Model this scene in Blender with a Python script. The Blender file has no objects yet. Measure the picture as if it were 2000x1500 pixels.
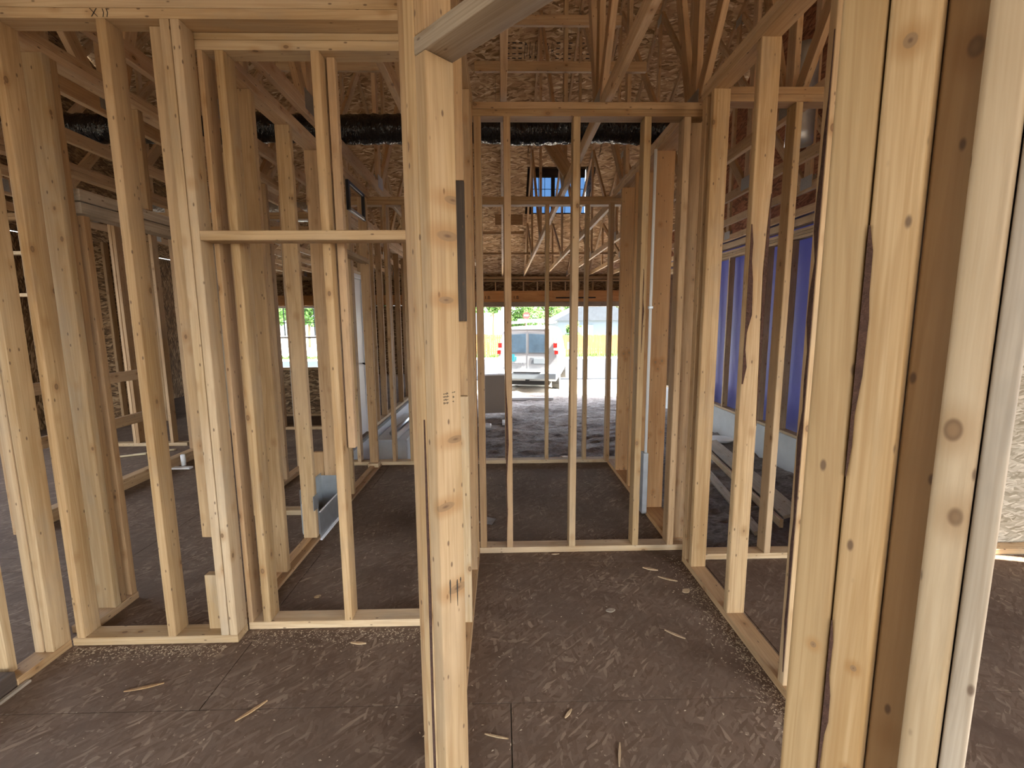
import bpy, bmesh, math, random
from mathutils import Vector, Matrix, Quaternion, noise
random.seed(7)
SC = bpy.context.scene
COL = SC.collection
PI = math.pi

# ------------------------------------------------------------------ materials
def new_mat(name):
    m = bpy.data.materials.new(name); m.use_nodes = True
    nt = m.node_tree; nt.nodes.clear()
    out = nt.nodes.new('ShaderNodeOutputMaterial')
    b = nt.nodes.new('ShaderNodeBsdfPrincipled')
    nt.links.new(b.outputs[0], out.inputs[0])
    return m, nt, b
def N(nt, typ, **kw):
    n = nt.nodes.new(typ)
    for k, v in kw.items():
        if k.startswith('i_'):
            n.inputs[k[2:]].default_value = v
        else: setattr(n, k, v)
    return n
def L(nt, a, b): nt.links.new(a, b)
def ramp(nt, fac, stops):
    r = nt.nodes.new('ShaderNodeValToRGB')
    e = r.color_ramp.elements
    while len(e) < len(stops): e.new(.5)
    for el, (p, c) in zip(e, stops):
        el.position = p; el.color = (*c, 1) if len(c) == 3 else c
    L(nt, fac, r.inputs[0]); return r.outputs[0]
def mixc(nt, fac, a, b, blend='MIX'):
    m = nt.nodes.new('ShaderNodeMix'); m.data_type = 'RGBA'; m.blend_type = blend
    for sock, v in ((m.inputs[0], fac), (m.inputs[6], a), (m.inputs[7], b)):
        if isinstance(v, (int, float)): sock.default_value = v
        elif isinstance(v, tuple): sock.default_value = (*v, 1)
        else: L(nt, v, sock)
    return m.outputs[2]
def math_(nt, op, a, b=None, clamp=False):
    m = nt.nodes.new('ShaderNodeMath'); m.operation = op; m.use_clamp = clamp
    for i, v in enumerate((a, b)):
        if v is None: continue
        if isinstance(v, (int, float)): m.inputs[i].default_value = v
        else: L(nt, v, m.inputs[i])
    return m.outputs[0]
def mapping(nt, vec, scale, loc=(0,0,0), rot=(0,0,0)):
    m = nt.nodes.new('ShaderNodeMapping')
    m.inputs['Scale'].default_value = scale; m.inputs['Location'].default_value = loc
    m.inputs['Rotation'].default_value = rot
    L(nt, vec, m.inputs['Vector']); return m.outputs[0]
def noise_(nt, vec, scale=1., detail=3., rough=.55, dist=0.):
    n = N(nt, 'ShaderNodeTexNoise'); n.inputs['Scale'].default_value = scale
    n.inputs['Detail'].default_value = detail; n.inputs['Roughness'].default_value = rough
    n.inputs['Distortion'].default_value = dist
    L(nt, vec, n.inputs['Vector']); return n.outputs['Fac']
def maprange(nt, v, a, b, c=0., d=1.):
    m = nt.nodes.new('ShaderNodeMapRange'); m.clamp = True
    m.interpolation_type = 'SMOOTHSTEP'
    for i, x in enumerate((a, b, c, d)): m.inputs[i+1].default_value = x
    L(nt, v, m.inputs[0]); return m.outputs[0]
def objvec(nt):
    tc = nt.nodes.new('ShaderNodeTexCoord'); oi = nt.nodes.new('ShaderNodeObjectInfo')
    a = nt.nodes.new('ShaderNodeVectorMath'); a.operation = 'SCALE'
    cb = nt.nodes.new('ShaderNodeCombineXYZ')
    r = oi.outputs['Random']
    L(nt, r, cb.inputs[0]); L(nt, math_(nt, 'MULTIPLY', r, .37), cb.inputs[1]); L(nt, math_(nt, 'MULTIPLY', r, 1.73), cb.inputs[2])
    L(nt, cb.outputs[0], a.inputs[0]); a.inputs[3].default_value = 40.
    ad = nt.nodes.new('ShaderNodeVectorMath'); ad.operation = 'ADD'
    L(nt, tc.outputs['Object'], ad.inputs[0]); L(nt, a.outputs[0], ad.inputs[1])
    return ad.outputs[0], tc.outputs['Object'], r

def wood(name, lo, hi, dirt=.35, dirt_col=(.20,.16,.12), knots=(), knot_scale=10., vary=.22, rough=.62, dark_grain=.35):
    m, nt, b = new_mat(name)
    v, raw, rnd = objvec(nt)
    wob = noise_(nt, mapping(nt, v, (3, 3, 1.2)), 1, 2)
    wv = nt.nodes.new('ShaderNodeVectorMath'); wv.operation = 'ADD'
    cb = nt.nodes.new('ShaderNodeCombineXYZ'); w2 = math_(nt, 'MULTIPLY', wob, .05)
    L(nt, w2, cb.inputs[0]); L(nt, w2, cb.inputs[1]); L(nt, v, wv.inputs[0]); L(nt, cb.outputs[0], wv.inputs[1])
    v2 = wv.outputs[0]
    g1 = noise_(nt, mapping(nt, v2, (55, 55, 1.0)), 1, 3, .6)
    g2 = noise_(nt, mapping(nt, v2, (260, 260, 5)), 1, 2, .6)
    big = noise_(nt, mapping(nt, v, (5, 5, 1.6)), 1, 2, .5)
    f = math_(nt, 'ADD', math_(nt, 'MULTIPLY', g1, .5), math_(nt, 'ADD', math_(nt, 'MULTIPLY', g2, .22), math_(nt, 'MULTIPLY', big, .45)))
    f = maprange(nt, f, .4, .74)
    lo = (lo[0]*.96, lo[1]*.90, lo[2]*.85); hi = (hi[0]*.96, hi[1]*.925, hi[2]*.89)
    c = mixc(nt, f, lo, hi)
    # cathedral growth rings: contour lines of a slow noise field
    ring = noise_(nt, mapping(nt, v, (16, 16, .55)), 1, 2, .45)
    ring = math_(nt, 'SINE', math_(nt, 'MULTIPLY', ring, 75))
    c = mixc(nt, math_(nt, 'MULTIPLY', maprange(nt, ring, .1, 1.), .30), c, (lo[0]*.78, lo[1]*.7, lo[2]*.6))
    tone = mixc(nt, rnd, (1-vary, 1-vary*1.1, 1-vary*1.3), (1.06, 1.06, 1.08))
    c = mixc(nt, 1., c, tone, 'MULTIPLY')
    r2 = math_(nt, 'FRACT', math_(nt, 'MULTIPLY', rnd, 7.13)); r3 = math_(nt, 'FRACT', math_(nt, 'MULTIPLY', rnd, 19.7))
    pale = noise_(nt, mapping(nt, v, (4, 4, .8)), 1, 3, .6)
    c = mixc(nt, math_(nt, 'MULTIPLY', math_(nt, 'MULTIPLY', r2, maprange(nt, pale, .35, .65)), vary*2.6), c, (hi[0]*1.0, hi[1]*1.06, hi[2]*1.28))
    c = mixc(nt, math_(nt, 'MULTIPLY', r3, vary*1.3), c, (lo[0]*.85, lo[1]*.72, lo[2]*.6))
    # weathering blotches
    d = noise_(nt, mapping(nt, v, (9, 9, 3.)), 1, 4, .65)
    d = math_(nt, 'MULTIPLY', maprange(nt, d, .47, .72), dirt)
    c = mixc(nt, d, c, dirt_col)
    # sparse knots from a cell pattern
    vo = N(nt, 'ShaderNodeTexVoronoi'); vo.inputs['Scale'].default_value = 1.
    L(nt, mapping(nt, v, (knot_scale, knot_scale, knot_scale*.62)), vo.inputs['Vector'])
    kt = knot_scale/10
    k = maprange(nt, vo.outputs['Distance'], .06*kt, .10*kt, .9, 0)
    kh = maprange(nt, vo.outputs['Distance'], .07*kt, .28*kt, .5, 0)
    c = mixc(nt, kh, c, (lo[0]*.75, lo[1]*.6, lo[2]*.45))
    c = mixc(nt, k, c, (.21, .12, .055))
    c = mixc(nt, math_(nt, 'MULTIPLY', math_(nt, 'MULTIPLY', k, .6), maprange(nt, vo.outputs['Distance'], .03*kt, .08*kt)), c, (.09, .05, .025))
    vs = N(nt, 'ShaderNodeTexVoronoi'); vs.inputs['Scale'].default_value = 1.
    L(nt, mapping(nt, v, (30, 30, 13)), vs.inputs['Vector'])
    c = mixc(nt, maprange(nt, vs.outputs['Distance'], .06, .14, .8, 0), c, (.09, .05, .028))
    # rubbed dirt streaks along the board
    ds = noise_(nt, mapping(nt, v, (38, 38, 2.6)), 1, 5, .7)
    c = mixc(nt, math_(nt, 'MULTIPLY', maprange(nt, ds, .55, .72), dirt*.8), c, (lo[0]*.55, lo[1]*.55, lo[2]*.6))
    for (kx, ky, kz, kr) in knots:
        sb = nt.nodes.new('ShaderNodeVectorMath'); sb.operation = 'SUBTRACT'
        L(nt, raw, sb.inputs[0]); sb.inputs[1].default_value = (kx, ky, kz)
        mp = mapping(nt, sb.outputs[0], (1/kr, .3/kr, .8/kr))
        ln = nt.nodes.new('ShaderNodeVectorMath'); ln.operation = 'LENGTH'; L(nt, mp, ln.inputs[0])
        c = mixc(nt, maprange(nt, ln.outputs['Value'], .9, 3.4, .55, 0), c, (lo[0]*.8, lo[1]*.62, lo[2]*.42))
        c = mixc(nt, maprange(nt, ln.outputs['Value'], .8, 1.05, 1, 0), c, (.24, .145, .07))
        c = mixc(nt, maprange(nt, ln.outputs['Value'], .15, .5, .8, 0), c, (.11, .06, .03))
    L(nt, c, b.inputs['Base Color']); b.inputs['Roughness'].default_value = rough
    b.inputs['Specular IOR Level'].default_value = .3
    bp = N(nt, 'ShaderNodeBump'); bp.inputs['Strength'].default_value = .25; bp.inputs['Distance'].default_value = .004
    L(nt, g1, bp.inputs['Height']); L(nt, bp.outputs[0], b.inputs['Normal'])
    return m

def osb(name, cols, size=1., dirty=None, bump=.5, angs=(.05, .42, -.36, .17), asp=1., warp=.05, yz=False):
    """strand board: three layers of stretched cells at different angles"""
    m, nt, b = new_mat(name)
    tc = nt.nodes.new('ShaderNodeTexCoord'); v = tc.outputs['Object']
    if yz:
        sx_ = nt.nodes.new('ShaderNodeSeparateXYZ'); cx_ = nt.nodes.new('ShaderNodeCombineXYZ'); L(nt, v, sx_.inputs[0])
        for i in range(3): L(nt, sx_.outputs[(i+1) % 3], cx_.inputs[i])
        v = cx_.outputs[0]
    wn = N(nt, 'ShaderNodeTexNoise'); wn.inputs['Scale'].default_value = 7*size; L(nt, v, wn.inputs['Vector'])
    off = nt.nodes.new('ShaderNodeVectorMath'); off.operation = 'SCALE'; off.inputs[3].default_value = warp/size
    L(nt, wn.outputs['Color'], off.inputs[0])
    ad = nt.nodes.new('ShaderNodeVectorMath'); ad.operation = 'ADD'; L(nt, v, ad.inputs[0]); L(nt, off.outputs[0], ad.inputs[1])
    v = ad.outputs[0]
    vals = []
    for i, (ang, sx, sy) in enumerate(zip(angs, (9, 12, 10, 15), (52*asp, 66*asp, 58*asp, 84*asp))):
        vo = N(nt, 'ShaderNodeTexVoronoi'); vo.voronoi_dimensions = '2D'; vo.inputs['Scale'].default_value = 1
        rot = mapping(nt, v, (1, 1, 1), (i*3.3, i*1.7, 0), (0, 0, ang))
        L(nt, mapping(nt, rot, (sx*size, sy*size, 1)), vo.inputs['Vector'])
        s = nt.nodes.new('ShaderNodeSeparateColor'); L(nt, vo.outputs['Color'], s.inputs[0])
        vals.append((s.outputs[0], s.outputs[1]))
    cur = vals[0][0]
    for li, (a, sel) in enumerate(vals[1:]):
        mx = nt.nodes.new('ShaderNodeMix'); mx.data_type = 'FLOAT'
        L(nt, math_(nt, 'GREATER_THAN', sel, 1-1/(li+2)), mx.inputs[0]); L(nt, cur, mx.inputs[2]); L(nt, a, mx.inputs[3])
        cur = mx.outputs[0]
    c = ramp(nt, cur, cols)
    if dirty:
        colr, amt, sc = dirty
        n = noise_(nt, tc.outputs['Object'], sc, 6, .65, .4)
        c = mixc(nt, math_(nt, 'MULTIPLY', maprange(nt, n, .38, .66), amt), c, colr)
        n3 = noise_(nt, tc.outputs['Object'], sc*.45, 5, .6, .8)
        c = mixc(nt, math_(nt, 'MULTIPLY', maprange(nt, n3, .48, .68), .55), c, (colr[0]*.5, colr[1]*.42, colr[2]*.38))
        n2 = noise_(nt, tc.outputs['Object'], sc*9, 4, .7)
        c = mixc(nt, math_(nt, 'MULTIPLY', maprange(nt, n2, .5, .75), amt*.5), c, (colr[0]*1.7, colr[1]*1.65, colr[2]*1.6))
    L(nt, c, b.inputs['Base Color']); b.inputs['Roughness'].default_value = .8
    b.inputs['Specular IOR Level'].default_value = .2
    bp = N(nt, 'ShaderNodeBump'); bp.inputs['Strength'].default_value = bump; bp.inputs['Distance'].default_value = .003
    L(nt, cur, bp.inputs['Height']); L(nt, bp.outputs[0], b.inputs['Normal'])
    return m

def plain(name, col, rough=.6, metal=0., var=.12, scale=6., bump=0., spec=.4, alpha=None, trans=None):
    m, nt, b = new_mat(name)
    tc = nt.nodes.new('ShaderNodeTexCoord')
    n = noise_(nt, tc.outputs['Object'], scale, 5, .6)
    c = mixc(nt, n, tuple(x*(1-var) for x in col), tuple(min(1, x*(1+var)) for x in col))
    L(nt, c, b.inputs['Base Color']); b.inputs['Roughness'].default_value = rough
    b.inputs['Metallic'].default_value = metal; b.inputs['Specular IOR Level'].default_value = spec
    if bump:
        bp = N(nt, 'ShaderNodeBump'); bp.inputs['Strength'].default_value = bump; bp.inputs['Distance'].default_value = .02
        L(nt, n, bp.inputs['Height']); L(nt, bp.outputs[0], b.inputs['Normal'])
    return m

M = {}
M['pine'] = wood('pine_fresh', (.36, .235, .105), (.56, .405, .22), dirt=.32, dirt_col=(.26, .20, .14))
M['pine_b'] = wood('pine_bright', (.42, .30, .155), (.62, .485, .30), dirt=.35, dirt_col=(.32, .27, .2), knot_scale=9)
M['pine_d'] = wood('pine_tan', (.33, .205, .095), (.50, .34, .18), dirt=.38, dirt_col=(.2, .14, .09))
M['truss'] = wood('truss_lumber', (.47, .315, .17), (.66, .49, .295), dirt=.4, dirt_col=(.24, .18, .12))
M['fir'] = wood('red_fir', (.36, .19, .075), (.54, .32, .14), dirt=.2, dirt_col=(.2, .1, .05), knot_scale=6)
M['grey_wood'] = wood('weathered_pine', (.30, .25, .18), (.50, .43, .33), dirt=.6, dirt_col=(.2, .18, .15))
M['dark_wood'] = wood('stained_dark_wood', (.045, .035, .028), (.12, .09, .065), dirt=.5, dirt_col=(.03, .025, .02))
M['lvl'] = wood('laminated_header_lumber', (.42, .2, .065), (.62, .33, .12), dirt=.1, knot_scale=3, vary=.1)
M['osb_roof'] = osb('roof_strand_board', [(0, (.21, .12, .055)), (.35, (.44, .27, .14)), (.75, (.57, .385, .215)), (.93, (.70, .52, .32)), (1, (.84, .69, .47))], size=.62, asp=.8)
M['seam_block'] = plain('black_seam_block', (.03, .03, .03), .9)
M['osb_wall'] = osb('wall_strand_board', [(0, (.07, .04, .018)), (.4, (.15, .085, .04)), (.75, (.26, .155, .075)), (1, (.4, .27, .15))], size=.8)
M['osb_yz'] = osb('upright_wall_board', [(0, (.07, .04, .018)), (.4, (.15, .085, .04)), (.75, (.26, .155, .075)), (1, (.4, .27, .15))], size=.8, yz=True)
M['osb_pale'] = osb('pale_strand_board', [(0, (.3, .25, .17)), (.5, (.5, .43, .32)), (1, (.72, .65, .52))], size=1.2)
M['osb_floor'] = osb('floor_strand_board', [(0, (.115, .074, .046)), (.5, (.158, .106, .071)), (.86, (.182, .126, .086)), (1, (.29, .213, .148))], size=1.45, angs=(.25, 1.5, -.75, 2.35), warp=.035, asp=.85,
                     dirty=((.130, .089, .061), .85, 2.6), bump=.45)
M['bark'] = plain('bark', (.075, .035, .022), .9, var=.7, scale=60, bump=.8)
M['duct'] = None
M['galv'] = plain('galvanised_steel', (.5, .53, .55), .42, .85, .25, 14)
M['plate'] = plain('nail_plate_steel', (.45, .47, .47), .4, .9, .3, 90)
M['white_paint'] = plain('white_paint', (.78, .79, .8), .35, var=.03)
M['concrete'] = plain('concrete', (.5, .52, .52), .85, var=.16, scale=5, bump=.2)
M['white_conc'] = plain('whitened_concrete', (.62, .64, .65), .8, var=.12, scale=9, bump=.1)
M['pvc'] = plain('white_pvc', (.82, .82, .8), .3, var=.02)
M['card'] = plain('grey_cardboard', (.33, .265, .215), .8, var=.06, scale=3)
M['black'] = plain('black_plastic', (.012, .012, .014), .35, var=.2)
M['rope'] = plain('pale_hose_rubber', (.55, .44, .27), .5)
M['paper'] = plain('white_paper', (.8, .82, .82), .7, var=.05)
M['glass_dark'] = plain('tinted_window_glass', (.10, .16, .22), .06, var=.5, scale=3, spec=.8)
M['van'] = plain('white_van_paint', (.5, .51, .52), .25, var=.02, spec=.5)
M['red'] = plain('red_lens', (.62, .03, .025), .25, var=.1)
M['red_sign'] = plain('red_sign_sheet', (.32, .02, .015), .5, var=.05)
M['rubber'] = plain('tyre_rubber', (.025, .025, .025), .8)
M['bumper'] = plain('grey_bumper_plastic', (.35, .4, .43), .5)
M['teal'] = plain('teal_vinyl', (.05, .38, .45), .4)
M['ink'] = plain('dark_ink', (.03, .025, .02), .8, var=.3)
M['ink_grey'] = plain('grey_vinyl', (.25, .27, .29), .5)
M['fence'] = wood('fence_cedar', (.14, .08, .024), (.20, .125, .045), dirt=.2)
M['asphalt'] = plain('asphalt', (.04, .046, .055), .95, var=.15, scale=3, spec=.05)
M['shingle'] = plain('grey_shingle', (.035, .043, .052), .9, var=.35, scale=4)
M['siding'] = plain('blue_grey_siding', (.06, .085, .11), .7, var=.04)
M['netting'] = plain('orange_netting', (.4, .12, .02), .6)
M['leaf'] = plain('green_leaf', (.05, .115, .016), .85, var=.5, scale=8)
M['grass'] = plain('grass_blades', (.06, .12, .018), .7, var=.4, scale=5)
M['trunk'] = plain('tree_bark', (.16, .11, .07), .9, var=.4, scale=20)
M['sawdust'] = plain('sawdust', (.5, .4, .27), .9, var=.2)

def mat_duct():
    m, nt, b = new_mat('black_duct_wrap')
    tc = nt.nodes.new('ShaderNodeTexCoord')
    b.inputs['Base Color'].default_value = (.008, .008, .009, 1); b.inputs['Roughness'].default_value = .09
    n = noise_(nt, mapping(nt, tc.outputs['Object'], (34, 12, 12)), 1, 2, .5, 1.6)
    bp = N(nt, 'ShaderNodeBump'); bp.inputs['Strength'].default_value = .9; bp.inputs['Distance'].default_value = .02
    L(nt, n, bp.inputs['Height']); L(nt, bp.outputs[0], b.inputs['Normal'])
    return m
M['duct'] = mat_duct()
def mat_foil():
    m, nt, b = new_mat('silver_foil_wrap')
    tc = nt.nodes.new('ShaderNodeTexCoord')
    b.inputs['Base Color'].default_value = (.62, .65, .66, 1); b.inputs['Roughness'].default_value = .3; b.inputs['Metallic'].default_value = .8
    v = N(nt, 'ShaderNodeTexVoronoi'); v.inputs['Scale'].default_value = 40; L(nt, tc.outputs['Object'], v.inputs['Vector'])
    bp = N(nt, 'ShaderNodeBump'); bp.inputs['Strength'].default_value = .8; bp.inputs['Distance'].default_value = .01
    L(nt, v.outputs['Distance'], bp.inputs['Height']); L(nt, bp.outputs[0], b.inputs['Normal'])
    return m
M['foil'] = mat_foil()
def mat_wrap():
    m, nt, b = new_mat('blue_house_wrap')
    tc = nt.nodes.new('ShaderNodeTexCoord')
    n = noise_(nt, mapping(nt, tc.outputs['Object'], (3, 3, .6)), 1, 3)
    c = mixc(nt, n, (.12, .125, .30), (.22, .23, .45))
    L(nt, c, b.inputs['Base Color']); b.inputs['Roughness'].default_value = .5
    tr = N(nt, 'ShaderNodeBsdfTranslucent'); L(nt, c, tr.inputs[0])
    mx = N(nt, 'ShaderNodeMixShader'); mx.inputs[0].default_value = .16
    L(nt, b.outputs[0], mx.inputs[1]); L(nt, tr.outputs[0], mx.inputs[2])
    L(nt, mx.outputs[0], [x for x in nt.nodes if x.type == 'OUTPUT_MATERIAL'][0].inputs[0])
    return m
M['wrap'] = mat_wrap()
def mat_dirt():
    m, nt, b = new_mat('dirt_ground')
    tc = nt.nodes.new('ShaderNodeTexCoord'); v = tc.outputs['Object']
    a = noise_(nt, v, 1.1, 6, .6); f = noise_(nt, mapping(nt, v, (1, 1.6, 1)), 13, 7, .74, .6)
    c = ramp(nt, math_(nt, 'ADD', math_(nt, 'MULTIPLY', a, .45), math_(nt, 'MULTIPLY', f, .62)),
             [(.34, (.06, .045, .037)), (.48, (.20, .165, .14)), (.6, (.36, .315, .28)), (.74, (.58, .54, .5))])
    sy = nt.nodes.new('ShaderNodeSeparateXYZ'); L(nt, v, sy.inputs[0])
    sunlit_sand = maprange(nt, math_(nt, 'ADD', sy.outputs[1], math_(nt, 'MULTIPLY', a, 3.)), 15.2, 16.4)  # paler ground painted in where the sunlit stretch begins
    c = mixc(nt, sunlit_sand, c, mixc(nt, f, (.55, .47, .35), (.78, .71, .58)))
    L(nt, c, b.inputs['Base Color']); b.inputs['Roughness'].default_value = .95
    bp = N(nt, 'ShaderNodeBump'); bp.inputs['Strength'].default_value = .9; bp.inputs['Distance'].default_value = .05
    L(nt, f, bp.inputs['Height']); L(nt, bp.outputs[0], b.inputs['Normal'])
    return m
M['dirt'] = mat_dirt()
M['soil'] = plain('dimmed_soil', (.09, .075, .05), .95, var=.3, scale=2)  # soil darkened to cut light bounced in from the unseen rear yard
M['sunlit_sand'] = plain('sun_paled_sand', (.64, .56, .44), .95, var=.25, scale=2, spec=.05)  # sand paled to bounce more sunlight into the rooms
def mat_pane(name='window_pane_glass', tint=(.9, .95, .98, 1)):
    m, nt, b = new_mat(name)
    t = N(nt, 'ShaderNodeBsdfTransparent'); t.inputs[0].default_value = tint
    g = N(nt, 'ShaderNodeBsdfGlossy'); g.inputs['Roughness'].default_value = .05
    mx = N(nt, 'ShaderNodeMixShader'); mx.inputs[0].default_value = .07
    L(nt, t.outputs[0], mx.inputs[1]); L(nt, g.outputs[0], mx.inputs[2])
    L(nt, mx.outputs[0], [x for x in nt.nodes if x.type == 'OUTPUT_MATERIAL'][0].inputs[0])
    return m
M['pane'] = mat_pane(); M['pane_dimmed'] = mat_pane('sky_dimming_glass', (.14, .20, .27, 1))  # second tint dims the overbright sky behind the dormer panes

# ------------------------------------------------------------------ builders
def tag(o, label=None, cat=None, group=None, kind=None):
    if label: o['label'] = label
    if cat: o['category'] = cat
    if group: o['group'] = group
    if kind: o['kind'] = kind
    return o
def thing(name, loc, label, cat, group=None, rz=0.):
    o = bpy.data.objects.new(name, None); COL.objects.link(o)
    o.empty_display_size = .1
    o.location = loc; o.rotation_euler = (0, 0, rz)
    return tag(o, label, cat, group)
def link(name, me, mat, parent=None, loc=None, quat=None):
    o = bpy.data.objects.new(name, me); COL.objects.link(o)
    if mat and not me.materials: me.materials.append(mat)
    W = Matrix.LocRotScale(Vector(loc or (0, 0, 0)), quat or Quaternion(), None)
    WM[o.name] = W
    if parent:
        o.parent = parent
        o.matrix_basis = _wm(parent).inverted() @ W
    else: o.matrix_basis = W
    return o
WM = {}
def _wm(o):
    if o.name in WM: return WM[o.name]
    return Matrix.LocRotScale(o.location, o.rotation_euler, None)
CACHE = {}
def boxmesh(dx, dy, dz, mat, bev=.0025, seg=1, bow=0.):
    key = (round(dx, 4), round(dy, 4), round(dz, 4), mat.name, bev, seg, bow)
    if key in CACHE: return CACHE[key]
    bm = bmesh.new()
    bmesh.ops.create_cube(bm, size=1)
    bmesh.ops.scale(bm, vec=(dx, dy, dz), verts=bm.verts)
    if bow:
        le = [e for e in bm.edges if abs((e.verts[0].co - e.verts[1].co).z) > dz*.9]
        bmesh.ops.subdivide_edges(bm, edges=le, cuts=9)
        for v in bm.verts:
            t = v.co.z/dz*2
            v.co.x += bow*(1-t*t); v.co.y += bow*.4*math.sin(t*3)
    if bev and min(dx, dy, dz) > bev*3:
        ed = [e for e in bm.edges if len(e.link_faces) == 2 and e.link_faces[0].normal.angle(e.link_faces[1].normal) > .5]
        bmesh.ops.bevel(bm, geom=ed, offset=bev, segments=seg, profile=.5, affect='EDGES')
    me = bpy.data.meshes.new('board'); bm.to_mesh(me); bm.free()
    me.materials.append(mat)
    if seg > 1:
        for p in me.polygons: p.use_smooth = True
    CACHE[key] = me
    return me
QX = Quaternion((0, 1, 0), PI/2); QY = Quaternion((1, 0, 0), -PI/2)
def board(name, parent, x, y, z, mat, axis=None, bev=.0025, seg=1, bow=0.):
    """box between world bounds; the grain runs along the longest side"""
    if isinstance(mat, str): mat = M[mat]
    dx, dy, dz = x[1]-x[0], y[1]-y[0], z[1]-z[0]
    c = ((x[0]+x[1])/2, (y[0]+y[1])/2, (z[0]+z[1])/2)
    if 'strand_board' in mat.name or 'sheathing' in mat.name: axis = 'xyz'[min(range(3), key=lambda i: (dx, dy, dz)[i])]
    axis = axis or ('z' if dz >= max(dx, dy) else 'x' if dx >= dy else 'y')
    if axis == 'z': me, q = boxmesh(dx, dy, dz, mat, bev, seg, bow), Quaternion()
    elif axis == 'x': me, q = boxmesh(dz, dy, dx, mat, bev, seg, bow), QX
    else: me, q = boxmesh(dx, dz, dy, mat, bev, seg, bow), QY
    return link(name, me, mat, parent, c, q)
def stick(name, parent, p0, p1, w, t, wdir, mat, bev=.0025, seg=1, bow=0.):
    """board from p0 to p1, width w along wdir, thickness t"""
    if isinstance(mat, str): mat = M[mat]
    p0, p1 = Vector(p0), Vector(p1); zz = (p1-p0); ln = zz.length; zz.normalize()
    xx = Vector(wdir); xx = (xx - zz*xx.dot(zz)).normalized(); yy = zz.cross(xx)
    q = Matrix((xx, yy, zz)).transposed().to_quaternion()
    return link(name, boxmesh(w, t, ln, mat, bev, seg, bow), mat, parent, (p0+p1)/2, q)
def mesh_obj(name, verts, faces, mat, parent=None, loc=(0, 0, 0), smooth=False, quat=None):
    if isinstance(mat, str): mat = M[mat]
    me = bpy.data.meshes.new(name); me.from_pydata([tuple(v) for v in verts], [], faces); me.update()
    bm = bmesh.new(); bm.from_mesh(me); bmesh.ops.recalc_face_normals(bm, faces=bm.faces); bm.to_mesh(me); bm.free()
    if smooth:
        for p in me.polygons: p.use_smooth = True
    return link(name, me, mat, parent, loc, quat)
def tube(name, parent, pts, r, mat, n=10, wob=0., caps=True):
    pts = [Vector(p) for p in pts]; V = []; F = []
    o = pts[0].copy()
    prev = None
    for i, p in enumerate(pts):
        t = (pts[min(i+1, len(pts)-1)] - pts[max(i-1, 0)]).normalized()
        a = Vector((0, 0, 1)) if abs(t.z) < .9 else Vector((0, 1, 0))
        u = (a - t*a.dot(t)).normalized(); w = t.cross(u)
        rr = r[i] if isinstance(r, (list, tuple)) else r
        for k in range(n):
            th = 2*PI*k/n; q = rr*(1+wob*(noise.noise(Vector((i*.55, k*1.3, 3.1)))))
            V.append(p + (u*math.cos(th)+w*math.sin(th))*q - o)
    for i in range(len(pts)-1):
        for k in range(n):
            F.append((i*n+k, i*n+(k+1) % n, (i+1)*n+(k+1) % n, (i+1)*n+k))
    if caps:
        F.append(tuple(range(n-1, -1, -1))); F.append(tuple((len(pts)-1)*n+k for k in range(n)))
    return mesh_obj(name, V, F, mat, parent, o, True)
def strip(name, parent, origin, along, across, out, prof, mat='bark', th=.0022):
    """irregular thin strip lying on a face: prof = (distance along, start, end across)"""
    a, c, o = Vector(along), Vector(across), Vector(out)
    V = []; F = []
    for (s, w0, w1) in prof:
        for w, h in ((w0, 0), (w0, th), (w1, th), (w1, 0)): V.append(a*s + c*w + o*h)
    for i in range(len(prof)-1):
        for k in range(4):
            F.append((i*4+k, i*4+(k+1) % 4, i*4+4+(k+1) % 4, i*4+4+k))
    F.append((0, 1, 2, 3)); b = (len(prof)-1)*4; F.append((b+3, b+2, b+1, b))
    return mesh_obj(name, V, F, mat, parent, origin)
def wavy(z0, z1, n, wmax, seed, side=0.):
    rnd = random.Random(seed); out = []
    for i in range(n+1):
        t = i/n; w = wmax*(.25+.75*rnd.random())*math.sin(PI*min(1, max(0, t*.98+.01)))**.5
        out.append((z0+(z1-z0)*t, side, side+max(.001, w)))
    return out

TOP = 2.766                      # top of the double plates
def plates(fr, axis, a, b, c0, c1, m='pine', top=TOP, double=True):
    for i, (z0, z1) in enumerate(((top-.038, top), (top-.077, top-.039))[:2 if double else 1]):
        if axis == 'x': board('top_plate', fr, (a, b), (c0, c1), (z0, z1), m, 'x')
        else: board('top_plate', fr, (c0, c1), (a, b), (z0, z1), m, 'y')

# ================================================================= setting
# floor deck: strand-board sheets with open joints, one mesh
def sheets(name, rects, z0, z1, mat, sx=2.44, sy=1.22, gap=.004, ox=0, oy=0):
    bm = bmesh.new()
    for (X0, X1, Y0, Y1) in rects:
        j = math.floor((Y0-oy)/sy)
        while oy+j*sy < Y1:
            y0, y1 = max(Y0, oy+j*sy), min(Y1, oy+(j+1)*sy)
            off = ox+(sx/2 if j % 2 else 0); i = math.floor((X0-off)/sx)
            while off+i*sx < X1:
                x0, x1 = max(X0, off+i*sx), min(X1, off+(i+1)*sx)
                if x1-x0 > .02 and y1-y0 > .02:
                    r = bmesh.ops.create_cube(bm, size=1)['verts']
                    bmesh.ops.scale(bm, vec=(x1-x0-gap, y1-y0-gap, z1-z0), verts=r)
                    bmesh.ops.translate(bm, vec=((x0+x1)/2, (y0+y1)/2, (z0+z1)/2), verts=r)
                i += 1
            j += 1
    me = bpy.data.meshes.new(name); bm.to_mesh(me); bm.free()
    o = link(name, me, M[mat]); o['kind'] = 'structure'
    return o
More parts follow.
